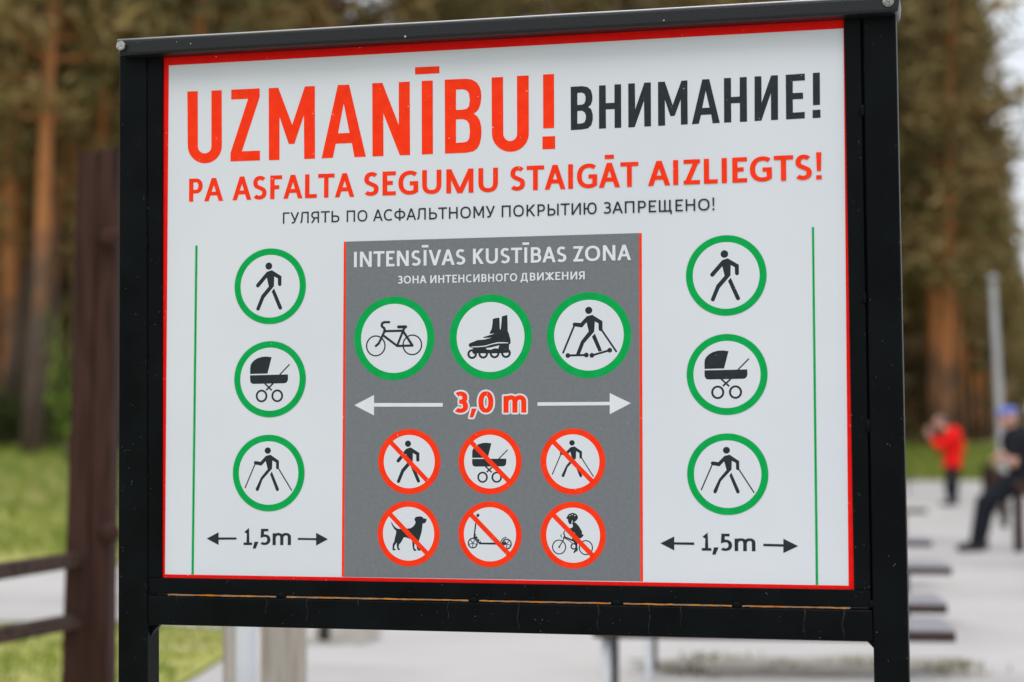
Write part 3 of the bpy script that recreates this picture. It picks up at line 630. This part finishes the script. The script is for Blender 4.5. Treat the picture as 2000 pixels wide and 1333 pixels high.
def zb(ox, oy, k, x0, x1, y0, y1): return (ox+x0/k, ox+x1/k, oy+y0/k, oy+y1/k)
roundel(zb(680, 560, 6.667, 77, 1121, 130, 1221), .824, 'green', BIKE, 'bicycle in a green ring on grey')
roundel(zb(870, 560, 6.667, 50, 1124, 103, 1212), .821, 'green', SKATE, 'roller skate in a green ring on grey')
roundel(zb(1060, 560, 6.667, 52, 1150, 73, 1195), .822, 'green', SKI, 'roller skier in a green ring on grey')
roundel(zb(730, 830, 4.348, 38, 565, 36, 590), .818, 'red', WALK, 'walker crossed out in a red ring', .145, 0, 1.03)
roundel(zb(730, 830, 4.348, 721, 1254, 34, 592), .82, 'red', PRAM, 'pram crossed out in a red ring', .145, .03, 1.02)
roundel(zb(730, 830, 4.348, 1417, 1965, 31, 594), .82, 'red', NORD, 'pole walker crossed out in a red ring', .145, .01, .98)
roundel(zb(730, 970, 8.696, 65, 1118, 80, 1188), .824, 'red', DOG, 'dog crossed out in a red ring', .145)
roundel(zb(880, 970, 6.452, 100, 893, 62, 893), .824, 'red', SCOO, 'kick scooter crossed out in a red ring', .145)
roundel(zb(880, 970, 6.452, 1136, 1952, 65, 912), .824, 'red', KID, 'child on a bicycle crossed out in a red ring', .145)

# ------------------------------------------------------------------ fence and posts close behind the sign
tp, bp_ = at(200, 302, 7.0), at(176, 1330, 7.0)
dirv = (tp-bp_); base = bp_ - dirv*(bp_.z/dirv.z)
fp = empty('gate_post', (base.x, base.y, 0))
bm = bmesh.new()
lean = Vector((dirv.x/dirv.z, dirv.y/dirv.z, 0)); Hp = tp.z
for (x0, x1, y0, y1, zt) in ((-.088, -.002, -.075, .075, Hp), (.0, .082, -.068, .07, Hp+.012)):
    n = 8; rings = []
    for k in range(n+1):
        z = zt*k/n; wv = 1-.10*(k/n); j = lambda: rnd.uniform(-.003, .003)
        rings.append([bm.verts.new((x*wv+lean.x*z+j(), y*wv+j(), z)) for x, y in ((x0, y0), (x1, y0), (x1, y1), (x0, y1))])
    for k in range(n):
        for i in range(4): bm.faces.new((rings[k][i], rings[k][(i+1) % 4], rings[k+1][(i+1) % 4], rings[k+1][i]))
    bm.faces.new(rings[-1]); bm.faces.new(rings[0][::-1])
bmesh.ops.recalc_face_normals(bm, faces=bm.faces)
bm_obj('timber', bm, M['timber'], fp)
for (x, y, ln) in ((224, 468, .10), (222, 1040, .08)):
    bm = bmesh.new(); p = at(x, y, 6.9)-Vector((base.x, base.y, 0)); add_tube(bm, [p+Vector((-.03, .02, 0)), p+Vector((.01, -ln, 0)), p+Vector((.012, -ln-.01, 0))], [.035, .034, .02], 12); bm_obj('peg', bm, M['timber'], fp)
tag(fp, 'tall leaning dark brown double timber post behind the left edge of the sign', 'post')
fe = empty('rail_fence', (-1.66, 6.4, 0))
tag(fe, 'low dark brown two-rail timber fence running to the tall brown post', 'fence')
org = Vector((-1.66, 6.4, 0))
def rail(a, b, hh, dd, parent, o):
    bm = bmesh.new(); d = (b-a); s = Vector((d.y, -d.x, 0)).normalized()*dd
    v = []
    for p in (a, b):
        for u, w in ((-1, -1), (1, -1), (1, 1), (-1, 1)): v.append(bm.verts.new(p-o+s*u+Vector((0, 0, hh*w))))
    for i in range(4): bm.faces.new((v[i], v[(i+1) % 4], v[4+(i+1) % 4], v[4+i]))
    bm.faces.new(v[:4][::-1]); bm.faces.new(v[4:]); bmesh.ops.recalc_face_normals(bm, faces=bm.faces); bevel(bm, .006, 2)
    return bm_obj('rail', bm, M['railwood'], parent)
for (y1, y0) in ((1093, 1116), (1213, 1241)):
    pr = at(150, y1, 6.95); zr = pr.z; k = (zr-CAMH)/ray(0, y0).z; pl = Vector((0, 0, CAMH))+ray(0, y0)*k
    d = (pl-pr).normalized(); rail(pr, pl+d*2.2, .026, .03, fe, org)
pe = pl+d*2.1
bm = bmesh.new(); add_box(bm, pe.x-org.x-.05, pe.x-org.x+.05, pe.y-org.y+.04, pe.y-org.y+.14, 0, .85); bevel(bm, .006, 2); bm_obj('fence_post', bm, M['timber'], fe)

def stick(name, x0, x1, Y, H, mat, label, cat, depth=None, round_=False):
    p0, p1 = at(x0, 1300, Y), at(x1, 1300, Y); wd = (p1-p0).length; c = (p0+p1)/2
    bm = bmesh.new()
    if round_: add_tube(bm, [(0, 0, 0), (0, 0, H*.5), (0, 0, H-.006), (0, 0, H)], [wd/2, wd/2, wd/2, wd/2-.006], 20)
    else: add_box(bm, -wd/2, wd/2, -(depth or wd)/2, (depth or wd)/2, 0, H); bevel(bm, .005, 2)
    o = bm_obj(name, bm, mat, smooth=round_); o.location = (c.x, c.y, .012); tag(o, label, cat); return o
stick('weathered_post', 512, 596, 5.9, 1.42, M['oldwood'], 'broad weathered grey timber post seen under the sign beside the white pole', 'post', .1)
stick('white_pole', 459, 501, 5.6, 1.46, M['whitepole'], 'white painted pole between two weathered timbers under the sign', 'pole', round_=True)
stick('timber_stake', 437, 459, 5.8, 1.40, M['oldwood'], 'thin weathered timber stake left of the white pole', 'stake', .05)
stick('bollard', 621, 645, 10.4, .8, M['legdark'], 'dark grey bollard footing on the dirt patch under the sign', 'bollard', round_=True)

# ------------------------------------------------------------------ benches right of the sign
def make_bench(label):
    b = empty('bench'); tag(b, label, 'bench', 'plank benches behind the sign')
    Lb, Db, Hb = 1.40, .55, .372
    for k in range(3):
        bm = bmesh.new(); y0 = k*(Db/3); add_box(bm, -Lb, 0, y0+.002, y0+Db/3-.012, Hb-.012, Hb); bevel(bm, .003, 1); bm_obj('plank', bm, M['seat'], b)
    bm = bmesh.new(); add_box(bm, -Lb, 0, .0, .03, Hb-.05, Hb-.013); add_box(bm, -Lb, 0, Db-.04, Db-.01, Hb-.05, Hb-.013); bevel(bm, .004, 1); bm_obj('bearer', bm, M['seatedge'], b)
    for (x, y, m) in ((-Lb+.05, .05, 'legpale'), (-Lb+.05, Db-.06, 'legdark')):  # light on the front leg put into its pale colour; rear one dark
        bm = bmesh.new(); add_tube(bm, [(x, y, 0), (x, y, .01), (x, y, .011), (x, y, Hb-.013)], [.03, .03, .02, .02], 14); bm_obj('leg', bm, M[m], b, True)
    for (x, y, m) in ((-.255, .2, 'legdark'),):
        bm = bmesh.new(); add_tube(bm, [(x, y, 0), (x, y, Hb-.013)], .02, 14); bm_obj('leg', bm, M[m], b, True)
    return b
BL = ['nearest plank bench, right end showing lowest beside the sign post', 'second nearest plank bench, just behind the nearest one', 'third plank bench from the front, its end reaching past its neighbours',
      'plank bench fourth from the front, right of the sign post', 'plank bench fifth from the front, level with the feet of the red-jacketed person', 'farthest plank bench, small beside the grass edge']
b0 = None
for i, (xe, ye) in enumerate(((1867, 1230), (1851, 1178), (1860, 1107), (1821, 1056), (1812, 995), (1795, 935))):
    d = ray(xe, ye); k = (.384-CAMH)/d.z; p = Vector((0, 0, CAMH))+d*k
    o = make_bench(BL[0]) if i == 0 else copy_tree(b0)
    if i == 0: b0 = o
    o['label'] = BL[i]; o.location = (p.x, p.y, .012); o.rotation_euler = (0, 0, R(-7))

# ------------------------------------------------------------------ rail fence the man sits on
rf = empty('timber_rail', (5.24, 19.3, 0)); tag(rf, 'low brown timber rail on posts that the man in the blue cap sits on', 'fence')
o0 = Vector((5.24, 19.3, 0)); A0, A1 = Vector((5.24, 19.3, 0)), Vector((10.9, 43, 0)); ext = (A0-A1).normalized()
pts = [A0+ext*6.2, A0, A0.lerp(A1, .25), A0.lerp(A1, .5), A0.lerp(A1, .75), A1]
for p in pts:
    bm = bmesh.new(); add_tube(bm, [p-o0+Vector((0, 0, .012)), p-o0+Vector((0, 0, .69))], .055, 12); bm_obj('rail_post', bm, M['timber'], rf, True)
bm = bmesh.new(); add_tube(bm, [pts[0]-o0+Vector((0, 0, .70)), pts[-1]-o0+Vector((0, 0, .70))], .05, 12); bm_obj('rail', bm, M['timber'], rf, True)
# grey pole
pb, pt_ = at(1962, 1005, 30), at(1939, 546, 30)
lp = empty('lamp_pole', (pb.x, pb.y, 0)); tag(lp, 'slim pale grey pole rising behind the man in the blue cap', 'pole')
bm = bmesh.new(); add_tube(bm, [(0, 0, 0), (0, 0, .3), (0, 0, .31), (pt_.x-pb.x, 0, pt_.z)], [.10, .10, .07, .055], 18); bm_obj('shaft', bm, M['pole'], lp, True)
bm = bmesh.new(); q = Vector((pt_.x-pb.x, 0, pt_.z)); add_tube(bm, [q, q+Vector((0, 0, .03)), q+Vector((0, 0, .08))], [.10, .10, .04], 18); bm_obj('cap', bm, M['pole'], lp, True)

# ------------------------------------------------------------------ people
def fuse(name, segs, mat, parent, org, vox=.012, extra=None):
    """one continuous surface from tapered limbs and ellipsoids (voxel remesh), origin at org"""
    bm = bmesh.new()
    def ball(c, r):
        q = bmesh.ops.create_uvsphere(bm, u_segments=14, v_segments=10, radius=1)
        rr = r if isinstance(r, (tuple, list)) else (r, r, r)
        for v in q['verts']: v.co = Vector((v.co.x*rr[0], v.co.y*rr[1], v.co.z*rr[2]))+c
    for s in segs:
        if len(s) == 2: ball(Vector(s[0])-org, s[1]); continue
        p, q, r0, r1 = s; p = Vector(p)-org; q = Vector(q)-org
        add_tube(bm, [p, p.lerp(q, .5), q], [r0, (r0+r1)/2, r1], 14); ball(p, r0); ball(q, r1)
    me = bpy.data.meshes.new(name); bm.to_mesh(me); bm.free()
    t = bpy.data.objects.new('tmp', me); COL.objects.link(t)
    rm = t.modifiers.new('r', 'REMESH'); rm.mode = 'VOXEL'; rm.voxel_size = vox
    sm = t.modifiers.new('s', 'SMOOTH'); sm.factor = .5; sm.iterations = 2
    dg = bpy.context.evaluated_depsgraph_get(); me2 = bpy.data.meshes.new_from_object(t.evaluated_get(dg)); me2.name = name
    bpy.data.objects.remove(t); bpy.data.meshes.remove(me)
    return link(name, me2, mat, parent, True)
def hand(wrist, d, palm_n, sz=1.0, curl=.5):
    """palm plus five bent fingers as limb segments; d = direction of the fingers, palm_n = way the palm faces"""
    d = Vector(d).normalized(); n = Vector(palm_n); n = (n-d*n.dot(d)).normalized(); s = d.cross(n)
    W_ = Vector(wrist); out = [(W_, W_+d*.05*sz, .026*sz, .030*sz)]
    for k, ln in zip((-1.5, -.5, .5, 1.5), (.066, .078, .074, .058)):
        a_ = W_+d*.085*sz+s*k*.020*sz; out.append((W_+d*.03*sz+s*k*.014*sz, a_, .017*sz, .0115*sz))
        b_ = a_+(d*math.cos(curl*.6)+n*math.sin(curl*.6))*ln*.5*sz; c_ = b_+(d*math.cos(curl*1.6)+n*math.sin(curl*1.6))*ln*.5*sz
        out += [(a_, b_, .0105*sz, .0095*sz), (b_, c_, .0095*sz, .008*sz)]
    t0 = W_+d*.03*sz-s*.026*sz; t1 = t0+(d*.55-s*.7+n*.3).normalized()*.042*sz; t2 = t1+(d*.9-s*.15+n*.4).normalized()*.03*sz
    return out+[(t0, t1, .015*sz, .012*sz), (t1, t2, .012*sz, .009*sz)]
def head(c, f, r=.098):
    """skull, jaw, nose, ears, brow around centre c facing f"""
    c = Vector(c); f = Vector(f).normalized(); s = f.cross(Vector((0, 0, 1))).normalized(); z = Vector((0, 0, 1))
    o = [(c+z*.02-f*.012, (r*.92, r*.92, r*1.08)), (c-z*.055+f*.028, (.062, .062, .062)), (c-z*.095+f*.045, (.032, .032, .026))]
    o += [(c+f*.088+z*.012, c+f*.108-z*.022, .010, .016), (c+f*.085-z*.058, (.022, .022, .010))]
    for k in (-1, 1): o += [(c+s*k*.088-z*.005-f*.01, (.014, .022, .034)), (c+f*.080+s*k*.034+z*.030, (.018, .018, .009)), (c+f*.072+s*k*.045-z*.02, (.022, .022, .02))]
    return o
Z3 = Vector((0, 0, 1))
# red-jacketed person, hands raised to the face
D1 = 34.7
def P1(x, y, dy=0.0): return at(x, y, D1+dy)
r0 = P1(1860, 992); r0.z = .012
pr = empty('person', r0); tag(pr, 'person in a red jacket and dark trousers standing with both hands raised to the face', 'person')
hd = P1(1834, 825); face = Vector((-.95, .15, -.02))
sh1, sh2 = P1(1866, 850, -.20), P1(1858, 850, .20); hip = P1(1861, 915); el1, el2 = P1(1834, 872, -.25), P1(1832, 868, .22); h1, h2 = P1(1816, 852, -.09), P1(1813, 850, .09)
k1, k2 = P1(1853, 952, -.10), P1(1864, 953, .10); f1, f2 = P1(1858, 985, -.12), P1(1863, 985, .12); f1.z = f2.z = .10
body = head(hd, face) + [(hd-Z3*.06-face*.02, P1(1856, 846), .055, .065), (P1(1861, 852), hip, .125, .12), (sh1, el1, .045, .038), (el1, h1, .038, .026), (sh2, el2, .045, .038), (el2, h2, .038, .026),
     (hip, k1, .08, .055), (k1, f1, .052, .038), (hip, k2, .08, .055), (k2, f2, .052, .038)] + hand(h1, (-.35, .1, 1), (1, .3, 0), 1.15, .7) + hand(h2, (-.35, -.1, 1), (1, -.3, 0), 1.15, .7)
fuse('body', body, M['skin'], pr, r0, .009)
fuse('jacket', [(P1(1861, 850), P1(1862, 880), .175, .165), (P1(1862, 880), P1(1860, 908), .165, .18), (sh1, el1, .085, .07), (el1, P1(1824, 859, -.14), .075, .06), (sh2, el2, .085, .07), (el2, P1(1822, 857, .13), .075, .06), (sh1, sh2, .09, .09), (P1(1856, 842), .075)], M['redcloth'], pr, r0, .016)
fuse('hem', [(P1(1860, 911)+Vector((0, 0, -.01)), (.185, .175, .03))], M['orange'], pr, r0, .014)
fuse('back_stripe', [(P1(1882, 872), (.03, .12, .14))], M['orange'], pr, r0, .014)
fuse('trousers', [(P1(1861, 913), .165), (P1(1857, 918, -.09), k1, .105, .085), (k1, f1, .083, .07), (P1(1864, 918, .09), k2, .105, .085), (k2, f2, .083, .07)], M['navy'], pr, r0, .014)
for f in (f1, f2): fuse('shoe', [(Vector((f.x+.03, f.y, .075)), Vector((f.x-.17, f.y, .055)), .05, .042), (Vector((f.x+.03, f.y, .08)), .06)], M['shoe'], pr, r0, .012)
fuse('hair', [(hd+Z3*.045-face*.035, (.096, .096, .080)), (hd-face*.065+Z3*.0, (.055, .07, .075))], M['hair'], pr, r0, .010)
# man in a blue cap half sitting on the rail
D2 = 19.45
def P2(x, y, dy=0.0): return at(x, y, D2+dy)
m0 = P2(2006, 1080); m0.z = .012
mn = empty('person', m0); tag(mn, 'man in a blue cap and black clothes sitting on the timber rail, legs stretched out', 'person')
hd = P2(1968, 817); face = Vector((-.88, -.42, -.12))
hip = P2(2010, 925); ch = P2(1990, 872); s1, s2 = P2(1981, 858, -.19), P2(1998, 856, .19); e1, e2 = P2(1980, 905, -.25), P2(1992, 903, .2); w1, w2 = P2(1956, 886, -.12), P2(1955, 892, .0)
k1, k2 = P2(1922, 982, -.16), P2(1932, 972, .10); a1, a2 = P2(1906, 1066, -.20), P2(1915, 1062, .10); a1.z = a2.z = .10
h1p, h2p = hip+Vector((0, -.09, 0)), hip+Vector((0, .09, 0))
body = head(hd, face, .102) + [(hd-Z3*.06-face*.03, P2(1984, 848), .058, .07), (ch, hip, .14, .13), (s1, e1, .052, .043), (e1, w1, .043, .029), (s2, e2, .052, .043), (e2, w2, .043, .029),
    (h1p, k1, .085, .06), (k1, a1, .055, .04), (h2p, k2, .085, .06), (k2, a2, .055, .04)] + hand(w1, (-.6, .5, -.35), (.2, .5, -.8), 1.05, .5) + hand(w2, (-.5, -.6, -.3), (.2, -.5, -.8), 1.05, .5)
fuse('body', body, M['skin'], mn, m0, .009)
fuse('shirt', [(P2(1989, 864), P2(1999, 900), .185, .185), (P2(1999, 900), P2(2010, 925), .185, .18), (s1, s1.lerp(e1, .55), .085, .075), (s2, s2.lerp(e2, .55), .085, .075), (s1, s2, .09, .09), (P2(1985, 850), .08)], M['darkcloth'], mn, m0, .014)
fuse('trousers', [(hip+Vector((0, 0, -.01)), (.18, .19, .14)), (h1p, k1, .125, .092), (k1, a1, .09, .068), (h2p, k2, .125, .092), (k2, a2, .09, .068)], M['navy'], mn, m0, .014)
for f in (a1, a2): fuse('shoe', [(Vector((f.x+.04, f.y, .07)), Vector((f.x-.17, f.y-.03, .058)), .052, .044), (Vector((f.x+.03, f.y, .085)), .06)], M['shoe'], mn, m0, .012)
fuse('cap', [(hd+Z3*.065-face*.012, (.102, .102, .064)), (hd+Z3*.055+face*.10, (.075, .06, .014))], M['bluecap'], mn, m0, .010)

# ------------------------------------------------------------------ trees
def make_pine(seed, H, r, first, mats, dens=1.0, spread=2.6):
    rd = random.Random(seed); tr = bmesh.new(); crn = bmesh.new()
    bend = [(0, 0)]
    for k in range(10): bend.append((bend[-1][0]+rd.uniform(-.07, .07), bend[-1][1]+rd.uniform(-.07, .07)))
    pts = [(bend[k][0], bend[k][1], H*k/10-.3*(k == 0)) for k in range(11)]; rad = [r*(1.25 if k == 0 else 1-.86*k/10) for k in range(11)]
    add_tube(tr, pts, rad, 10)
    def tip(c, n, sz, out):
        for _ in range(n):
            d = Vector((rd.gauss(0, 1), rd.gauss(0, 1), rd.gauss(.2, .8)))+out*.5; d.normalize(); s = d.cross(Vector((rd.gauss(0, 1), rd.gauss(0, 1), rd.gauss(0, 1)))).normalized()
            p = c+Vector((rd.gauss(0, .3), rd.gauss(0, .3), rd.gauss(0, .2)))*sz; L_ = rd.uniform(.26, .5)*sz; w = rd.uniform(.06, .11)*sz
            crn.faces.new([crn.verts.new(q) for q in (p-s*w*.5, p+s*w*.5, p+d*L_+s*w*.4, p+d*L_-s*w*.4)])
    z = first
    while z < H-.4:
        f = (z-first)/(H-first); k = min(int(z/H*10), 9); fr = z/H*10-k
        base = Vector(pts[k]).lerp(Vector(pts[k+1]), fr); a_ = rd.uniform(0, 6.283)
        for b in range(rd.randint(2, 4)):
            a_ += rd.uniform(1.2, 2.6); L_ = spread*(1-.75*f**1.4)*rd.uniform(.55, 1.15)*(min(1, .45+f*4))
            d = Vector((math.cos(a_), math.sin(a_), rd.uniform(-.05, .35)+.25*f)); e = base+d*L_; mid = base+d*L_*.5-Vector((0, 0, .08*L_))
            add_tube(tr, [base, mid, e], [r*.22*(1-f*.6), r*.13*(1-f*.6), .012], 5, caps=False)
            for q in range(max(2, int(L_*2.4*dens))):
                t = rd.uniform(.35, 1.05); tip(base.lerp(e, t)+Vector((rd.gauss(0, .18), rd.gauss(0, .18), rd.gauss(.05, .12))), int(11*dens), rd.uniform(.9, 1.5), d)
        z += rd.uniform(.3, .6)*(1.0 if first < 6 else .9)
    tip(Vector(pts[-1]), 16, 1.2, Z3)
    for z in (rd.uniform(1.8, first) for _ in range(6)):       # dead snags
        a_ = rd.uniform(0, 6.283); k = min(int(z/H*10), 9); base = Vector(pts[k]).lerp(Vector(pts[k+1]), z/H*10-k)
        add_tube(tr, [base, base+Vector((math.cos(a_), math.sin(a_), rd.uniform(-.2, .2)))*rd.uniform(.5, 1.3)], [r*.12, .01], 5, caps=False)
    root = empty('pine_tree', (0, -200, 0)); bm_obj('trunk', tr, M[mats[0]], root, True); bm_obj('crown', crn, M[mats[1]], root)
    return root
KIND = [make_pine(11, 21, .24, 8.2, ('bark_o', 'needles')), make_pine(12, 20, .22, 5.6, ('bark_o', 'needles'), 1.1, 2.4), make_pine(13, 22, .26, 9.0, ('bark_d', 'needles')),
        make_pine(14, 19.5, .23, 3.8, ('bark_o', 'needles'), 1.25, 3.0), make_pine(15, 18.5, .2, 2.6, ('bark_d', 'needlesdark'), 1.3, 2.4), make_pine(16, 20.5, .21, 6.6, ('bark_d', 'needlesdark'), 1.0, 2.6)]
KIND += [make_pine(17, 20, .17, 9.0, ('bark_o', 'needles')), make_pine(18, 19.5, .18, 8.0, ('bark_d', 'needles'))]
used = [False]*len(KIND); placed = []
def tree(k, X, Y, label, group, sc=1.0, rx=0.0, rz=None):
    o = KIND[k] if not used[k] else copy_tree(KIND[k]); used[k] = True
    o.location = (X, Y, gz(X, Y)-.05); o.rotation_euler = (0, rx, rnd.uniform(0, 6.28) if rz is None else rz)
    o.scale = (sc, sc, sc*rnd.uniform(.94, 1.06)); tag(o, label, 'tree', group); placed.append((X, Y)); return o
GL, GM, GR = 'pines in the wood left of the sign', 'pines in the wood behind the sign', 'pines along the road right of the sign'
# trunks that can be told apart on the left: photo pixel at the foot, at a point higher up, distance, kind
for xf, xt, yt, D, k, sc, lb in ((62, 104, 120, 32.4, 2, .68, 'bright orange pine trunk leaning right, nearest the brown post'), (4, 78, 500, 35, 7, 1.05, 'dark grey pine trunk leaning across the left edge'),
                             (22, 14, 500, 40, 6, 1.1, 'orange pine trunk at the very left edge of the photo'), (62, 92, 540, 43, 6, 1.1, 'brown orange pine trunk just behind the leaning dark one'),
                             (106, 113, 480, 37.5, 7, .9, 'straight dark pine trunk between the orange trunks and the brown post'), (148, 158, 300, 47, 7, 1.0, 'dark pine behind the brown post')):
    p = at(xf, 890, D); q = at(xt, yt, D); tree(k, p.x, D, lb, GL, sc, math.atan2(q.x-p.x, q.z-p.z), 0.0)
def fill(n, zone, kinds, label, group, sep, seed, sc=(.9, 1.1)):
    rd = random.Random(seed); c = 0
    for _ in range(n*60):
        if c >= n: break
        X, Y = zone(rd)
        if any((X-a_)**2+(Y-b_)**2 < sep*sep for a_, b_ in placed): continue
        tree(rd.choice(kinds), X, Y, label, group, rd.uniform(*sc), rd.uniform(-.03, .03)); c += 1
def zl(rd): Y = rd.uniform(37, 68); x = rd.uniform(-260, 420); return ((x-1000)*Y/FPX, Y)
fill(40, zl, (0, 2, 6, 7, 6, 7, 1, 2), 'pine standing among many in the wood left of the sign', GL, 1.9, 3)
for x, D, sc, lb in ((-100, 33.5, .58, 'young pine with olive crown at the left photo edge'), (188, 34.5, .66, 'young pine rising behind the top of the brown post')):
    tree(1, (x-1000)*D/FPX, D, lb, None, sc)
fill(7, zl, (3, 4, 3), 'young bushy pine under the taller pines left of the sign', 'young pines in the wood left of the sign', 1.6, 21, (.36, .5))
def zm(rd): Y = rd.uniform(50, 88); x = rd.uniform(420, 1650); X = (x-1000)*Y/FPX; return (X, max(Y, 40+1.55*(X+10)))
fill(22, zm, (0, 1, 2, 3, 5), 'pine in the wood, only its top showing over the sign', GM, 3.0, 4)
def zr(rd):
    Y = 71+rd.random()**1.4*165; e = 18.4+.295*(Y-74)-1.0; return (e-abs(rd.gauss(0, 1))*4.0, Y)
def zn(rd): Y = rd.uniform(69, 84); return (18.4+.295*(Y-74)-rd.uniform(.3, 5.5), Y)
fill(10, zn, (1, 0, 3, 1), 'tall pine at the near end of the wood edge right of the sign', 'tall pines at the near end of the wood right of the sign', 1.7, 31, (1.16, 1.3))
fill(66, zr, (3, 1, 0, 1, 3, 1, 0, 6), 'pine in the wood edge running away right of the sign', GR, 2.0, 6, (.84, .97))

fill(9, zr, (3, 4), 'young bushy pine at the wood edge right of the sign', 'young pines in the wood edge right of the sign', 1.6, 23, (.38, .52))
# far wood: the mass behind the nearer trees
def mass(name, n, zone, hz, mat, sz, seed):
    rd = random.Random(seed); bm = bmesh.new()
    for _ in range(n):
        X, Y = zone(rd); z = gz(X, Y)+rd.uniform(0, hz)
        for k in range(3):
            d = Vector((rd.gauss(0, 1), rd.gauss(0, 1), rd.gauss(0, 1))).normalized(); s = d.orthogonal().normalized(); s = Matrix.Rotation(rd.uniform(0, 6.28), 3, d) @ s; t = d.cross(s)
            c = Vector((X, Y, z))+Vector((rd.gauss(0, .5), rd.gauss(0, .5), rd.gauss(0, .4))); a_, b_ = rd.uniform(.3, .8)*sz, rd.uniform(.2, .5)*sz
            bm.faces.new([bm.verts.new(c+q) for q in (-s*a_, -t*b_, s*a_, t*b_*.8)])
    return tag(bm_obj(name, bm, mat), kind='stuff')
def zf(rd):
    Y = rd.uniform(72, 120); X = rd.uniform(-.36, .27)*Y
    return (min(X, 18.4+.295*(Y-74)-4), Y)
mass('far_wood', 10000, zf, 17, M['needlesdark'], 1.7, 8)

def zf2(rd): Y = rd.uniform(100, 250); return (18.4+.295*(Y-74)-rd.uniform(1.5, 14), Y)
mass('far_wood', 3500, zf2, 9, M['needlesdark'], 1.7, 9)
# undergrowth bushes at the wood's edge
M['bushdark'] = noise_mat('dark bush leaves', [(.03, .045, .012), (.075, .10, .022)], 1.5, .7, .15, 3)
def make_bush(seed, mat):
    rd = random.Random(seed); st = bmesh.new(); lf = bmesh.new()
    for k in range(9):
        a_ = rd.uniform(0, 6.28); e = Vector((math.cos(a_)*rd.uniform(.2, .6), math.sin(a_)*rd.uniform(.2, .6), rd.uniform(.6, 1.3))); add_tube(st, [(0, 0, -.05), e*.5+Vector((0, 0, .1)), e], [.02, .014, .006], 5, caps=False)
        for q in range(55):
            c = e*rd.uniform(.35, 1.1)+Vector((rd.gauss(0, .14), rd.gauss(0, .14), rd.gauss(0, .12))); d = Vector((rd.gauss(0, 1), rd.gauss(0, 1), rd.gauss(0, 1))).normalized(); s = d.orthogonal().normalized(); t = d.cross(s)
            lf.faces.new([lf.verts.new(c+v) for v in (-s*.07, -t*.04, s*.07, t*.04)])
    r = empty('bush'); bm_obj('stem', st, M['bark_d'], r); bm_obj('leaves', lf, M[mat], r); return r
bright, bsh = make_bush(4, 'bush'), make_bush(5, 'bushdark')
for i, (x, D, sc, lb) in enumerate(((136, 31, .55, 'small light green bush right beside the brown post'), (95, 33.5, 1.0, 'green bush at the foot of the orange pine'), (40, 35, .9, 'green bush at the wood edge on the far left'),
                                     (160, 36, 1.3, 'green bush at the wood edge behind the brown post'), (-10, 34, 1.1, 'green bush by the left photo edge'))):
    o = bright if i == 0 else bsh if i == 1 else copy_tree(bsh); X = (x-1000)*D/FPX; o.location = (X, D, gz(X, D)); o.scale = (sc, sc, sc*(3.0 if i == 0 else .8)); o.rotation_euler.z = i*1.3; tag(o, lb, 'bush')
# grass
def grass(name, n, zone, h, seed, mat='blade'):
    rd = random.Random(seed); bm = bmesh.new()
    for _ in range(n):
        X, Y = zone(rd)
        for k in range(5):
            x, y = X+rd.gauss(0, .05), Y+rd.gauss(0, .05); a_ = rd.uniform(0, 6.28); L_ = h*rd.uniform(.5, 1.3); w = .006+h*.03; b = Vector((x, y, gz(x, y)+.006)); c, s = math.cos(a_)*w, math.sin(a_)*w
            bm.faces.new([bm.verts.new(v) for v in (b+Vector((c, s, 0)), b-Vector((c, s, 0)), b+Vector((rd.gauss(0, .4)*L_, rd.gauss(0, .4)*L_, L_)))])
    return tag(bm_obj(name, bm, M[mat]), kind='stuff')
def zg1(rd): Y = rd.uniform(18.5, 36); return (rd.uniform(-.32, -.16)*Y, Y)
grass('bank_grass', 1800, zg1, .16, 2)
def zg2(rd): return (rd.uniform(-3.6, -1.56), rd.uniform(6.5, 11.3))
grass('verge_tufts', 700, zg2, .05, 3)
def zg3(rd): Y = rd.uniform(62.5, 72); return (rd.uniform(.19, .30)*Y, Y)
grass('road_grass', 1600, zg3, .3, 7)
SP = [(.75, 9.0), (1.0, 9.5), (1.35, 9.15), (1.7, 9.3), (2.05, 9.0), (2.1, 8.9), (2.2, 9.2), (.9, 8.85)]
def zg4(rd): x, y = rd.choice(SP); return (x+rd.gauss(0, .06), y+rd.gauss(0, .06))
grass('dirt_tufts', 70, zg4, .045, 9, 'drygrass')
for k, o in enumerate(KIND):                     # kinds that found no place
    if not used[k]:
        for c in list(o.children): bpy.data.objects.remove(c)
        bpy.data.objects.remove(o)
